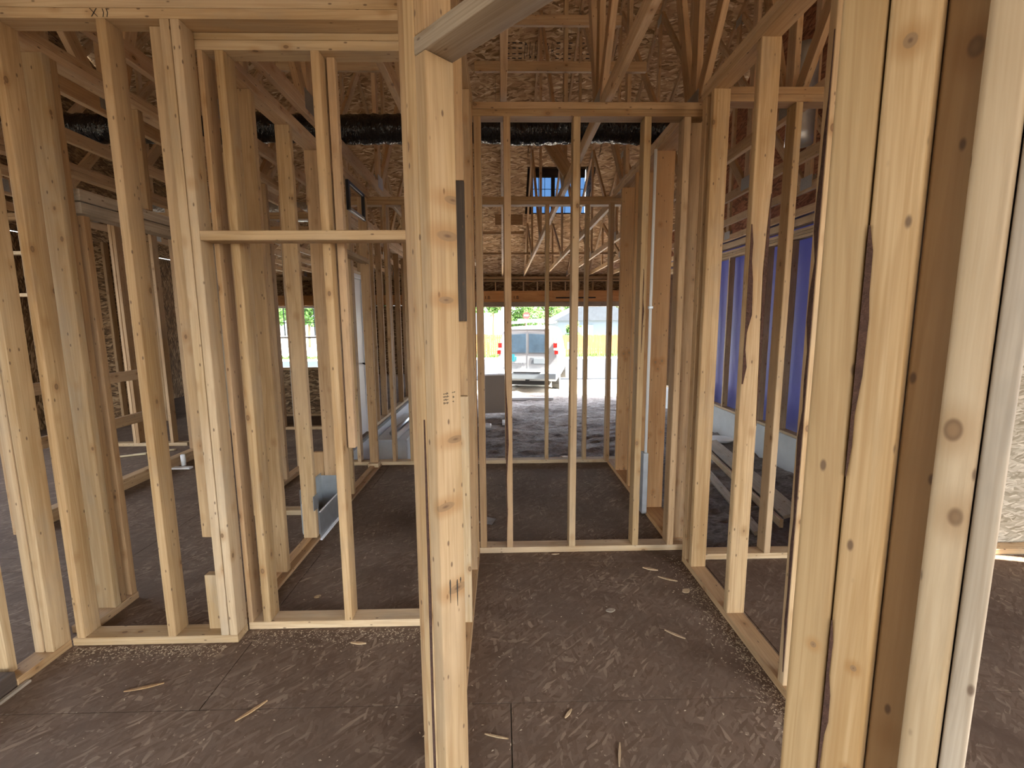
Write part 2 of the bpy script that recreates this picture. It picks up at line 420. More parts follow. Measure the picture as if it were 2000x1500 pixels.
sheets('floor', [(-6.6, 4.3, -4.5, 2.69), (-6.6, 1.245, 2.69, 4.805), (-6.6, -1.83, 4.805, 13.3)], -.022, 0, 'osb_floor', oy=1.632, ox=-1.2)
# rim and joists under the floor edge facing the garage
tag(board('trim_1', None, (-1.83, 1.245), (4.77, 4.805), (-.3, -.024), 'pine_d'), kind='structure')
tag(board('trim_2', None, (1.21, 1.245), (2.73, 4.77), (-.3, -.024), 'pine_d'), kind='structure')
tag(board('trim_3', None, (1.245, 4.15), (2.655, 2.69), (-.3, -.024), 'pine_d'), kind='structure')

# roof deck (ceiling): underside z = 10.67 - .583 Y, ridge at Y = 4.4
SL = .583; EAVE_Y = 13.85
def deck_z(y): return 10.67-SL*y if y >= 4.4 else 10.67-SL*4.4-SL*(4.4-y)
def slope_panels(name, y_lo, y_hi, front, holes=(), gap=.004, h0=0., th=.012, mat='osb_roof'):
    """panels in a plane; local x = X, local y = up the slope"""
    ang = math.atan(SL); ln = (y_hi-y_lo)/math.cos(ang)
    bm = bmesh.new(); X0, X1 = -7.4, 4.7
    rows = math.ceil(ln/1.22)
    def add(x0, x1, s0, s1):
        if x1-x0 < .01 or s1-s0 < .01: return
        r = bmesh.ops.create_cube(bm, size=1)['verts']
        bmesh.ops.scale(bm, vec=(x1-x0-gap, s1-s0-gap, th), verts=r)
        bmesh.ops.translate(bm, vec=((x0+x1)/2*(-1 if front else 1), (s0+s1)/2, h0+th/2), verts=r)
    for j in range(rows):
        s0, s1 = j*1.22, min(ln, (j+1)*1.22)
        x = X0-(1.22 if j % 2 else 0)
        while x < X1:
            a, b = max(x, X0), min(x+2.44, X1)
            if b > a:
                cut = False
                for (hx0, hx1, hs0, hs1) in holes:
                    if a < hx1 and b > hx0 and s0 < hs1 and s1 > hs0:
                        cut = True
                        add(a, max(a, min(b, hx0)), s0, s1); add(min(b, max(a, hx1)), b, s0, s1)
                        m0, m1 = max(a, hx0), min(b, hx1)
                        add(m0, m1, s0, max(s0, min(s1, hs0))); add(m0, m1, min(s1, max(s0, hs1)), s1)
                if not cut: add(a, b, s0, s1)
            x += 2.44
    me = bpy.data.meshes.new(name); bm.to_mesh(me); bm.free()
    o = bpy.data.objects.new(name, me); COL.objects.link(o); me.materials.append(M[mat])
    if front: o.matrix_world = Matrix.Translation((0, y_hi, deck_z(y_hi))) @ Matrix(((-1, 0, 0), (0, -math.cos(ang), math.sin(ang)), (0, math.sin(ang), math.cos(ang)))).to_4x4()
    else: o.matrix_world = Matrix.Translation((0, y_lo, deck_z(y_lo))) @ Matrix.Rotation(ang, 4, 'X')
    o['kind'] = 'structure'
    return o
D_Y0, D_Y1 = 10.21, 11.4         # dormer opening along Y
ca = math.cos(math.atan(SL))
DX0, DX1 = .57, 2.02
slope_panels('ceiling', 4.4, EAVE_Y, True, [(DX0, DX1, (EAVE_Y-D_Y1)/ca, (EAVE_Y-D_Y0)/ca)])
slope_panels('ceiling', -4.9, 4.4, False)  # unseen rear slope, included to block light from above
for q in ((4.39, EAVE_Y, True, [(DX0, DX1, (EAVE_Y-D_Y1)/ca, (EAVE_Y-D_Y0)/ca)]), (-4.9, 4.41, False, ())):
    slope_panels('seam_light_block', *q, gap=-.01, h0=.0135, th=.003, mat='seam_block')  # added sheet above the deck, stops light leaking through the panel seams
# dormer: cheeks, lid and front wall with a window
dz0 = deck_z(D_Y1)
for i, x in enumerate((DX0-.02, DX1)):
    V = [(x, D_Y0-.1, deck_z(D_Y0-.1)+.02), (x, D_Y1+.05, deck_z(D_Y1+.05)+.02), (x, D_Y1+.05, 5.05), (x, D_Y0-.75, 5.05)]
    V += [(p[0]+.02, p[1], p[2]) for p in V]
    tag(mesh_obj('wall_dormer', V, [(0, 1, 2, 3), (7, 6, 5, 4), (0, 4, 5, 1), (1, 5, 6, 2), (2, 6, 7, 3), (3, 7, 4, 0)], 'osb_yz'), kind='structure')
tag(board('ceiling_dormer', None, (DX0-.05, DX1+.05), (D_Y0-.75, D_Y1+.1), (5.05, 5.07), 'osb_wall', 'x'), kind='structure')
w = thing('window_1', (1.3, D_Y1, dz0), None, None); w['kind'] = 'structure'
zb, zt, xa, xb = 4.05, 4.86, .74, 2.0
for nm, x, z in (('window_frame', (DX0, xa), (dz0, 5.05)), ('window_frame', (xa, xb), (zt, 5.05)), ('window_frame', (xa, xb), (dz0, zb)), ('mullion', (1.19, 1.28), (zb, zt))):
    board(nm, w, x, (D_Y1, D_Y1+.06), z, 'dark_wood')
for a, b in ((xa, 1.19), (1.28, xb)):
    board('pane', w, (a, b), (D_Y1+.025, D_Y1+.03), (zb, zt), 'pane_dimmed', bev=0)
    mb = bmesh.new()
    for k in (1, 2):
        r = bmesh.ops.create_cube(mb, size=1)['verts']; bmesh.ops.scale(mb, vec=(.012, .012, zt-zb), verts=r)
        bmesh.ops.translate(mb, vec=(a+(b-a)*k/3, 0, (zb+zt)/2), verts=r)
    for k in (1, 2):
        r = bmesh.ops.create_cube(mb, size=1)['verts']; bmesh.ops.scale(mb, vec=(b-a, .012, .012), verts=r)
        bmesh.ops.translate(mb, vec=((a+b)/2, 0, zb+(zt-zb)*k/3), verts=r)
    me = bpy.data.meshes.new('grid'); mb.to_mesh(me); mb.free(); link('window_grid', me, M['black'], w, (0, D_Y1+.015, 0))

# left outer wall and gables, closed with strand board
def osb_wall(name, x, y, z, mat='osb_wall'):
    o = board(name, None, x, y, z, mat, 'z', bev=0); o['kind'] = 'structure'; return o
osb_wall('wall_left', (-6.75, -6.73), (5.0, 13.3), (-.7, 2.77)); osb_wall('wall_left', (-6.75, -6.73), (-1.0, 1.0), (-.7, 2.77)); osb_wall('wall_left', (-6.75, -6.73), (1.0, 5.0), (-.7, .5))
# right outer wall: concrete stem, blue wrap; the stud frame in front of it comes later
XR = 4.18
tag(board('wall_stem', None, (XR-.03, XR+.2), (2.3, 13.6), (-1.0, -.19), 'concrete', 'y', bev=.006), kind='structure')
def wrap_wall():
    V = []; F = []; ys = []
    y = 2.35
    while y < 13.5: ys.append(y); y += .051
    zs = [-.186, .3, .8, 1.4, 2.0, 2.5, 3.0]
    for y in ys:
        t = ((y-2.35) % .61)/.61
        for z in zs:
            V.append((XR+.145-.035*math.sin(PI*t)**2*(.7+.5*noise.noise(Vector((y, z, 0)))), y, z))
    nz = len(zs)
    for i in range(len(ys)-1):
        for k in range(nz-1): F.append((i*nz+k, (i+1)*nz+k, (i+1)*nz+k+1, i*nz+k+1))
    o = mesh_obj('wall_right', V, F, 'wrap', smooth=True)
    md = o.modifiers.new('thickness', 'SOLIDIFY'); md.thickness = .003
    o['kind'] = 'structure'
wrap_wall()
# right gable above the plates: reddish sheathing
gy = [2.3, 4.4, 8, 13.4]
V = []
for y in gy: V += [(XR+.16, y, 2.95), (XR+.16, y, max(2.96, deck_z(y)-.02)), (XR+.18, y, 2.95), (XR+.18, y, max(2.96, deck_z(y)-.02))]
F = []
for i in range(3):
    a, b = i*4, i*4+4
    F += [(a, b, b+1, a+1), (a+2, a+3, b+3, b+2), (a+1, b+1, b+3, a+3), (a, a+2, b+2, b)]
F += [(0, 1, 3, 2), (12, 14, 15, 13)]
M['gable'] = osb('red_brown_sheathing', [(0, (.13, .05, .025)), (.5, (.26, .1, .05)), (1, (.38, .17, .09))], size=.6, yz=True)
tag(mesh_obj('wall_gable', V, F, 'gable'), kind='structure')
V = []
for y in (-4.8, 4.4, 8, 13.4): V += [(-6.75, y, 2.78), (-6.75, y, max(2.79, deck_z(y)-.02)), (-6.73, y, 2.78), (-6.73, y, max(2.79, deck_z(y)-.02))]
tag(mesh_obj('wall_gable', V, F, 'osb_yz'), kind='structure')
# added unseen rear and right walls, openings sized to tune the interior light
osb_wall('wall_back_blocker', (-6.6, -3.6), (-4.6, -4.58), (-.7, 2.8)); osb_wall('wall_back_blocker', (2.6, 4.3), (-4.6, -4.58), (-.7, 2.8)); osb_wall('wall_back_blocker', (-3.6, 2.6), (-4.6, -4.58), (2.5, 2.8))
osb_wall('wall_right', (4.32, 4.34), (-.3, 2.28), (-.7, 2.95)); osb_wall('wall_right', (4.32, 4.34), (-1.6, -.3), (-.7, .9))
V = []
for y in (-4.8, -1.5, 1, 2.42): V += [(4.32, y, 2.96), (4.32, y, max(2.97, deck_z(y)-.02)), (4.34, y, 2.96), (4.34, y, max(2.97, deck_z(y)-.02))]
tag(mesh_obj('wall_gable', V, F, 'gable'), kind='structure')
# pale sheathing on the right neighbour wall
tag(board('wall_panel', None, (2.95, 4.15), (2.79, 2.805), (0, 2.69), 'osb_pale', 'z', bev=0), kind='structure')

# ================================================================= stud frames
# ---- angled doorway nearest the camera
d = Vector((.70711, -.70711, 0)); n = Vector((.70711, .70711, 0))
def DP(s, o, z): return d*s + n*o + Vector((0, 0, z))
fr = thing('doorway_frame', DP(-.55, .75, 0), 'angled doorway framing nearest the camera, flat header on knotty posts', 'door framing')
def dpost(name, s0, s1, o0, o1, z0, z1, mat, bow=0., bev=.004):
    return stick(name, fr, DP((s0+s1)/2, (o0+o1)/2, z0), DP((s0+s1)/2, (o0+o1)/2, z1), s1-s0, o1-o0, d, mat, bev, 3, bow)
HZ = 2.13
M['post_l'] = wood('left_post_pine', (.36, .24, .115), (.54, .39, .215), dirt=.35, dirt_col=(.27, .19, .11), knot_scale=5,
                   knots=[(.02, .03, .72, .009), (.02, .01, .63, .011), (.02, .02, .1, .009), (.02, -.02, -.08, .01), (.02, .015, -.33, .011), (.02, .0, .47, .008)])
jk = dpost('jack_stud', -.994, -.95, .705, .79, .038, HZ, 'post_l')
kg = dpost('king_stud', -1.04, -.996, .705, .79, .038, TOP-.077, 'pine', .002)
dpost('king_stud', -1.072, -1.042, .712, .795, .038, TOP-.077, 'pine_d')
dpost('cripple', -.994, -.955, .707, .79, HZ+.045, TOP-.077, 'pine_d')
hd = stick('header', fr, DP(-.994, .747, HZ+.021), DP(-.087, .747, HZ+.021), .086, .041, n, 'grey_wood', .003, 2)
strip('bark_edge', kg, DP(-1.0, .7048, .04), (0, 0, 1), d, -n, [(z, a, a+w) for z, a, w in ((0, -.012, .012), (.35, -.011, .01), (.7, -.008, .012), (.95, -.006, .009), (1.2, -.003, .004))])
# marks printed and stained on the left post
def stamp(parent, origin, u, v, out, txt_rows, h, mat='ink'):
    """rows of small strokes printed on a face (grade stamp)"""
    V = []; F = []
    u, v, o = Vector(u), Vector(v), Vector(out)
    for (cx, cy, sx, sy) in txt_rows:
        b = len(V)
        for a, c in ((-1, -1), (1, -1), (1, 1), (-1, 1)): V.append(u*(cx+a*sx/2)+v*(cy+c*sy/2)+o*.0006)
        for a, c in ((-1, -1), (1, -1), (1, 1), (-1, 1)): V.append(u*(cx+a*sx/2)+v*(cy+c*sy/2)-o*.0004)
        F += [(b, b+1, b+2, b+3), (b+7, b+6, b+5, b+4)]
        for k in range(4): F.append((b+k, b+4+k, b+4+(k+1) % 4, b+(k+1) % 4))
    return mesh_obj('grade_stamp', V, F, mat, parent, origin)
rs = random.Random(3); rows = []
for (cx, cy, wd) in ((-.012, .012, .018), (.014, .013, .012), (-.012, .004, .02), (.014, .0, .008), (-.012, -.004, .018), (-.012, -.013, .018), (.013, -.012, .008)):
    k = int(wd/.0028)
    for i in range(k):
        rows.append((cx-wd/2+i*.0028, cy+rs.uniform(-.0006, .0006), .0011 if i % 2 else .0016, rs.choice((.004, .0055, .0025))))
stamp(jk, DP(-.95, .752, 1.30), n, (0, 0, 1), d, rows, .03)
for o_, z0, z1 in ((.735, .72, .79), (.760, .70, .78), (.772, .765, .782)):
    strip('nail_rust', jk, DP(-.95, o_, z0), (0, 0, 1), n, d, [(0, 0, .001), ((z1-z0)*.5, -.001, .0025), (z1-z0-.008, -.0015, .003), (z1-z0, 0, .002)], 'ink', .0006)
# right posts
M['post_r'] = wood('right_jack_pine', (.40, .275, .13), (.60, .45, .255), dirt=.2, dirt_col=(.45, .3, .15), knot_scale=3,
                   knots=[(.012, -.04, .25-1.07, .008), (.006, -.04, -.03, .004), (.012, -.04, -.49, .0)][:2])
M['post_k'] = wood('right_king_pine', (.36, .235, .10), (.58, .43, .24), dirt=.25, dirt_col=(.42, .27, .12), knot_scale=4,
                   knots=[(.0, -.04, .56, .008), (-.002, -.04, .44, .007), (.005, -.04, -.32, .004), (.008, -.04, -.47, .0035), (.006, -.04, -.62, .004)])
jr = dpost('jack_stud', -.131, -.0872, .705, .793, .038, HZ, 'post_r', .0, .005)
kr = dpost('king_stud', -.0852, -.0394, .705, .793, .038, TOP-.077, 'post_k', .0, .005)
strip('bark_edge', kr, DP(-.0852, .7048, 0), (0, 0, 1), d, -n, [(1.30, 0, .001), (1.34, 0, .004), (1.38, 0, .0035), (1.43, 0, .0075), (1.5, 0, .0085), (1.53, 0, .0065), (1.58, 0, .006), (1.61, 0, .001)])
strip('bark_edge', kr, DP(-.0852, .7048, 0), (0, 0, 1), d, -n, [(.80, 0, .001), (.82, 0, .004), (.85, 0, .0045), (.88, 0, .002), (.93, 0, .004), (.95, 0, .007), (.99, 0, .0065), (1.02, 0, .003), (1.07, 0, .004), (1.1, 0, .001)])
strip('bark_edge', kr, DP(-.0852, .7048, 0), (0, 0, 1), d, -n, [(.3, 0, .003), (.45, 0, .006), (.52, 0, .005), (.6, 0, .0085), (.66, 0, .009), (.72, 0, .006), (.75, 0, .002)])
strip('bark_edge', kr, DP(-.0852, .7048, 0), (0, 0, 1), d, -n, [(1.87, 0, .001), (1.93, 0, .004), (2.4, 0, .006)])
M['shaded_pine'] = wood('shade_browned_pine', (.30, .175, .07), (.4, .25, .11), dirt=.25, dirt_col=(.25, .14, .06), knot_scale=8)  # browner tone stands in for shade on the recessed board
dpost('backing_stud', -.038, .04, .757, .79, .038, TOP-.077, 'shaded_pine')
M['post_q'] = wood('right_corner_pine', (.40, .30, .165), (.58, .47, .31), dirt=.3, dirt_col=(.4, .3, .18), knot_scale=9)
dpost('corner_stud', -.004, .031, .704, .75, .038, TOP-.077, 'post_q', .0, .007)
dpost('corner_stud', .0325, .054, .706, .75, .038, TOP-.077, 'grey_wood', .0, .004)
stick('bottom_plate', fr, DP(-.131, .748, .019), DP(.35, .748, .019), .088, .038, n, 'pine_d')
stick('bottom_plate', fr, DP(-1.072, .748, .019), DP(-.95, .748, .019), .085, .038, n, 'pine_d')
for z in (TOP-.058, TOP-.019): stick('top_plate', fr, DP(-1.08, .748, z), DP(.35, .748, z), .086, .038, n, 'pine')

def frame(name, loc, label): return thing(name, loc, label, 'wall framing')
# ---- front-left wall
Y1 = 2.015
fr = frame('stud_frame', (-1.6, Y1, 0), 'front-left pale stud wall with triple post and low flat header')
board('bottom_plate', fr, (-2.03, -1.263), (Y1, Y1+.089), (0, .038), 'pine_b')
plates(fr, 'x', -3.4, -.30, Y1, Y1+.089, 'pine_b')
S = [(-2.008, -1.971, 'pine'), (-1.587, -1.549, 'pine'), (-1.341, -1.303, 'pine_b'), (-1.2995, -1.263, 'pine_b')]
for a, b, m in S: board('stud', fr, (a, b), (Y1, Y1+.089), (.038, TOP-.077), m, bev=.004, seg=2, bow=.0015)
board('nailer', fr, (-1.415, -1.343), (Y1+.048, Y1+.086), (.505, TOP-.077), 'pine', bev=.003)
board('header', fr, (-1.2625, -.30), (Y1, Y1+.089), (1.843, 1.883), 'pine', bev=.003)
b_ = fr
# pencilled layout marks on the plate
strip('pencil_mark', fr, (-1.60, Y1-.0005, 2.693), (0, 0, 1), (1, 0, 0), (0, -1, 0), [(0, 0, .004), (.03, .022, .026)], 'ink', .0006)
strip('pencil_mark', fr, (-1.60, Y1-.0005, 2.693), (0, 0, 1), (1, 0, 0), (0, -1, 0), [(0, .024, .027), (.03, -.004, 0)], 'ink', .0006)
for k, x in enumerate((-1.555, -1.54)): strip('pencil_mark', fr, (x, Y1-.0005, 2.692), (0, 0, 1), (1, 0, 0), (0, -1, 0), [(0, 0, .003), (.016, .004, .007), (.03, 0, .003)], 'ink', .0006)
tag(board('wood_block', None, (-1.425, -1.35), (Y1+.05, Y1+.087), (.038, .315), 'pine_b', 'z'), 'short pale offcut block standing on the bottom plate behind the triple post', 'wood block')
# ---- set-back wall behind the opening
Y1b = 2.108
fr = frame('stud_frame', (-.75, Y1b, 0), 'set-back stud wall seen through the low headed opening at left centre')
board('bottom_plate', fr, (-1.262, -.26), (Y1b, Y1b+.089), (0, .038), 'pine_b')
plates(fr, 'x', -1.3, -.26, Y1b, Y1b+.089, 'pine_b', top=2.703)
for a, b, m in ((-1.19, -1.152, 'pine'), (-.793, -.755, 'pine')):
    board('stud', fr, (a, b), (Y1b, Y1b+.089), (.038, 2.627), m, bev=.004, seg=2, bow=.0015)
board('stud', fr, (-1.262, -1.24), (Y1b, Y1b+.089), (.038, 2.627), 'pine_d')
board('stud', fr, (-.745, -.71), (Y1b+.051, Y1b+.089), (.9, 2.627), 'pine_d')
board('stud', fr, (-.33, -.29), (Y1b, Y1b+.089), (.038, 2.627), 'pine_d')
# ---- far-left wall running towards the camera
fr = frame('stud_frame', (-2.08, 1.9, 0), 'far-left wall stub at the frame edge, doubled studs above a dark base board')
board('bottom_plate', fr, (-2.12, -2.03), (1.77, 2.013), (0, .038), 'pine_d')
for a, b in ((-2.112, -2.074), (-2.066, -2.03)): board('stud', fr, (a, b), (1.925, 2.012), (.038, TOP-.077), 'pine_b', bev=.003, seg=2)
board('stud', fr, (-2.175, -2.086), (1.79, 1.828), (.038, TOP-.077), 'pine_b', bev=.003)
board('stud', fr, (-2.175, -2.086), (1.3, 1.338), (.038, TOP-.077), 'pine_b', bev=.003)
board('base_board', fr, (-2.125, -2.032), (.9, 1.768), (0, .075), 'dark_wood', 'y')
plates(fr, 'y', .9, 2.012, -2.12, -2.03)
tag(board('wood_strip', None, (-2.026, -2.006), (1.2, 1.8), (0.0, .012), 'grey_wood', 'y'), 'thin pale batten lying on the floor along the dark base board', 'wood strip')
# ---- its continuation beyond the front-left wall, with a door opening
fr = frame('stud_frame', (-2.08, 2.3, 0), 'left wall running away behind the front-left studs, door opening after a doubled post')
board('bottom_plate', fr, (-2.12, -2.02), (2.108, 2.40), (0, .038), 'pine_d')
board('stud', fr, (-2.115, -2.02), (2.247, 2.285), (.038, TOP-.077), 'pine_b', bev=.003, seg=2)
board('stud', fr, (-2.115, -2.026), (2.288, 2.326), (.038, TOP-.077), 'pine_d')
board('stud', fr, (-2.115, -2.026), (2.36, 2.398), (.038, 2.02), 'pine_d')
plates(fr, 'y', 2.107, 4.70, -2.12, -2.03, 'truss')
for z in (2.03, 2.09): board('header', fr, (-2.12, -2.03), (2.36, 3.7), (z, z+.055), 'grey_wood')
board('cripple', fr, (-2.115, -2.03), (2.80, 2.838), (2.148, TOP-.077), 'pine_d')
board('stud', fr, (-2.115, -2.03), (3.66, 3.698), (0.0, 2.028), 'pine_d')
board('stud', fr, (-2.115, -2.03), (3.701, 3.739), (0.0, TOP-.077), 'pine_d')
board('stud', fr, (-2.115, -2.03), (4.2, 4.238), (.038, TOP-.077), 'pine_d')
board('stud', fr, (-2.115, -2.03), (4.6, 4.638), (.038, TOP-.077), 'pine_d')
board('bottom_plate', fr, (-2.12, -2.03), (3.74, 4.70), (0, .038), 'pine_d')
# ---- middle wall
fr = frame('stud_frame', (-1.33, 3.3, 0), 'middle-left stud wall running away under a heavy top plate, duct boot at its foot')
board('bottom_plate', fr, (-1.37, -1.28), (2.2, 4.70), (0, .02), 'pine_d')
board('bottom_plate', fr, (-1.37, -1.325), (2.2, 4.70), (.0205, .038), 'pine_d')
plates(fr, 'y', 2.2, 4.70, -1.37, -1.28, 'truss')
for y0, m in ((2.565, 'pine'), (3.0, 'pine'), (3.42, 'pine_d'), (3.80, 'pine')):
    board('stud', fr, (-1.37, -1.28), (y0, y0+.038), (.038, TOP-.077), m)
board('stud', fr, (-1.37, -1.33), (3.04, 3.055), (.04, TOP-.077), 'dark_wood')
board('header', fr, (-1.37, -1.28), (3.84, 4.605), (2.06, 2.10), 'pine_b')
# ---- hall left wall
fr = frame('stud_frame', (-.2, 2.1, 0), 'hallway left stud wall seen nearly edge-on behind the angled jamb')
board('bottom_plate', fr, (-.247, -.158), (1.38, 2.815), (0, .038), 'pine_d')
plates(fr, 'y', 1.38, 2.815, -.247, -.158)
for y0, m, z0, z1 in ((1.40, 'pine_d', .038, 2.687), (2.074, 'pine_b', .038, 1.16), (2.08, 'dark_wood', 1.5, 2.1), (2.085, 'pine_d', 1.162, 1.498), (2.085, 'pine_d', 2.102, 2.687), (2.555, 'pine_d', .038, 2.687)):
    board('stud', fr, (-.247, -.160), (y0, y0+.038), (z0, z1), m)
board('stud', fr, (-.247, -.160), (2.70, 2.738), (.038, 2.687), 'pine_d')
s_ = board('stud', fr, (-.247, -.160), (2.775, 2.813), (.038, 2.687), 'fir')
strip('bark_edge', s_, (-.1598, 2.78, .1), (0, 0, 1), (0, 1, 0), (1, 0, 0), wavy(0, 2.5, 16, .02, 5))
# ---- hall right wall
fr = frame('stud_frame', (1.16, 2.2, 0), 'hallway right stud wall with bark-streaked studs on a floor plate')
board('bottom_plate', fr, (1.112, 1.20), (1.35, 2.685), (0, .038), 'pine_d')
plates(fr, 'y', .55, 2.685, 1.112, 1.20, 'truss')
board('stud', fr, (1.112, 1.2), (1.64, 1.678), (.038, TOP-.077), 'pine', bev=.004, seg=2)
h1 = board('stud', fr, (1.112, 1.2), (2.104, 2.142), (.038, TOP-.077), 'pine', bev=.004, seg=2)
board('stud', fr, (1.112, 1.2), (2.545, 2.583), (.038, TOP-.077), 'pine', bev=.004, seg=2)
board('stud', fr, (1.112, 1.15), (2.63, 2.684), (.038, TOP-.077), 'pine_d')
h0 = [o for o in fr.children if o.name.startswith('stud')][0]
strip('bark_edge', h0, (1.1115, 1.642, .1), (0, 0, 1), (0, 1, 0), (-1, 0, 0), wavy(0, 2.35, 22, .03, 11))
strip('bark_edge', h1, (1.115, 2.1035, .9), (0, 0, 1), (1, 0, 0), (0, -1, 0), wavy(.3, 1.02, 9, .032, 2, .0))
strip('bark_edge', h1, (1.160, 2.1035, .9), (0, 0, 1), (1, 0, 0), (0, -1, 0), [(.1, .037, .038), (.35, .032, .039), (.6, .026, .039), (.8, .022, .039), (1.0, .028, .039), (1.15, .036, .038)])
# ---- hall end wall
YE = 2.82
fr = frame('stud_frame', (.5, YE, 0), 'open stud wall closing the hallway end, doubled top plate below the black duct')
board('bottom_plate', fr, (-.25, 1.2), (YE, YE+.089), (0, .038), 'pine_b')
plates(fr, 'x', -.25, 1.2, YE, YE+.089, 'pine_d', top=2.742)
for a, m in ((-.155, 'pine_d'), (.016, 'pine_d'), (.422, 'pine'), (.835, 'pine'), (1.066, 'pine_d')):
    s_ = board('stud', fr, (a, a+.041), (YE, YE+.089), (.038, 2.665), m, bev=.003)
    if a == .016: strip('bark_edge', s_, (a, YE-.0005, .04), (0, 0, 1), (1, 0, 0), (0, -1, 0), wavy(0, 1.15, 10, .02, 4))
    if a == .835: strip('bark_edge', s_, (a+.02, YE-.0005, 1.1), (0, 0, 1), (1, 0, 0), (0, -1, 0), wavy(.2, .7, 6, .012, 9))
# ---- closet wall to the right of it
YR = 2.69
fr = frame('stud_frame', (1.9, YR, 0), 'right closet back wall of studs in front of the dirt garage')
board('bottom_plate', fr, (1.205, 4.15), (YR, YR+.089), (0, .038), 'pine_b')
plates(fr, 'x', 1.205, 4.15, YR, YR+.089, 'pine_d')
for a in (1.21, 1.637, 2.05, 2.5, 2.95): board('stud', fr, (a, a+.039), (YR, YR+.089), (.038, TOP-.077), 'pine', bev=.003)
# ---- wide-stud wall of the second room
fr = frame('stud_frame', (1.17, 3.9, 0), 'wide-board plumbing wall right of the second room, red knotty studs')
board('bottom_plate', fr, (1.1, 1.245), (2.912, 4.71), (0, .038), 'fir')
plates(fr, 'y', 2.912, 4.71, 1.1, 1.245, 'truss')
M['fir_k'] = wood('knotty_fir', (.38, .21, .085), (.55, .34, .155), dirt=.15, knot_scale=4,
                  knots=[(-.02, -.04, .82, .008), (-.02, -.04, -.18, .012), (.03, -.04, -.17, .012), (.0, -.04, -.23, .01), (.04, -.04, -.72, .01), (-.04, -.04, -.74, .008), (.0, -.04, -1.2, .009)])
for y0 in (3.43, 3.9, 4.34): board('stud', fr, (1.1, 1.243), (y0, y0+.038), (.038, TOP-.077), 'fir_k', bev=.003)
board('stud', fr, (1.1, 1.243), (2.915, 2.953), (.038, TOP-.077), 'pine_d')
board('stud', fr, (1.06, 1.098), (4.62, 4.705), (.038, 2.63), 'pine_d')
# ---- second room end wall
Y2 = 4.716
fr = frame('stud_frame', (-.2, Y2, 0), 'second stud wall beyond the hallway end, facing the garage')
board('bottom_plate', fr, (-1.9, 1.245), (Y2, Y2+.089), (0, .038), 'pine_b')
plates(fr, 'x', -1.9, 1.245, Y2, Y2+.089, 'pine_d', top=2.71)
for a, m in ((-1.88, 'pine_d'), (-1.535, 'pine'), (-1.168, 'pine_d'), (-.98, 'pine_d'), (-.76, 'pine'), (-.35, 'pine_d'), (.02, 'pine_d'), (.441, 'pine'), (.842, 'pine'), (1.088, 'pine')):
    board('stud', fr, (a, a+.036), (Y2, Y2+.089), (.038, 2.633), m, bev=.003)
tag(board('post', None, (-1.375, -1.29), (4.61, 4.648), (.062, 2.68), 'pine_d'), 'lone upright board standing on a small pale block left of the hallway', 'post')
tag(board('wood_block', None, (-1.39, -1.285), (4.58, 4.68), (0, .06), 'pine_b', 'x'), 'small pale foot block under the lone upright board', 'wood block')
# ---- garage left wall
XG = -1.92
fr = frame('stud_frame', (XG, 9, 0), 'garage left stud wall running out to the daylight')
board('bottom_plate', fr, (XG, XG+.089), (4.81, 5.31), (0, .038), 'pine_b', 'y')
board('bottom_plate', fr, (XG, XG+.089), (6.29, 13.29), (0, .038), 'pine_b', 'y')
plates(fr, 'y', 4.81, 13.29, XG, XG+.089, 'truss')
for y0 in (4.9, 5.27, 6.30, 6.75, 7.2, 7.8, 8.4, 9.0, 9.6, 10.2, 10.8, 11.4, 12.0, 12.6, 13.2):
    board('stud', fr, (XG, XG+.089), (y0, y0+.038), (.038, TOP-.077), 'pine_d')
board('header', fr, (XG, XG+.089), (5.31, 6.295), (2.1, 2.14), 'pine_b', 'y')
# entry door in that wall
dr = thing('entry_door', (XG+.05, 5.7, 0), 'white entry door seen edge-on in the garage side wall', 'door')
board('door_jamb', dr, (XG-.02, XG+.1), (5.32, 5.35), (0, 2.05), 'white_paint')
board('door_jamb', dr, (XG-.02, XG+.1), (6.25, 6.28), (0, 2.05), 'white_paint')
board('door_head', dr, (XG-.02, XG+.1), (5.32, 6.28), (2.051, 2.098), 'white_paint', 'y')
lf = board('door_leaf', dr, (XG+.02, XG+.06), (5.36, 6.22), (.02, 2.04), 'white_paint', 'z')
tube('door_handle', lf, [(XG+.06, 6.14, .95), (XG+.11, 6.14, .95), (XG+.11, 6.06, .95)], .011, 'black', 8)
# ---- garage front wall with the big opening
YF = 13.4
fr = frame('stud_frame', (1, YF, 0), 'garage front wall with laminated header above the wide door opening')
plates(fr, 'x', -1.9, 4.15, YF, YF+.14, 'pine', top=2.75)
board('top_plate', fr, (-1.9, 4.15), (YF-.02, YF+.14), (2.61, 2.655), 'pine', 'x')
for k in range(15):
    x = -1.8+k*.4
    board('cripple', fr, (x, x+.04), (YF, YF+.1), (2.36, 2.605), 'pine')
lv = board('header', fr, (-1.9, 4.15), (YF, YF+.09), (2.04, 2.355), 'lvl', 'x')
board('header_plate', fr, (-1.9, 4.15), (YF-.01, YF+.13), (1.9, 2.038), 'grey_wood', 'x')
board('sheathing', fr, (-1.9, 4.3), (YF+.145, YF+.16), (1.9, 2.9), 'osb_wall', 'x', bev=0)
for x in (-1.88, -1.83, 3.62, 3.67, 4.1): board('stud', fr, (x, x+.04), (YF, YF+.14), (-.12, 1.898), 'pine')
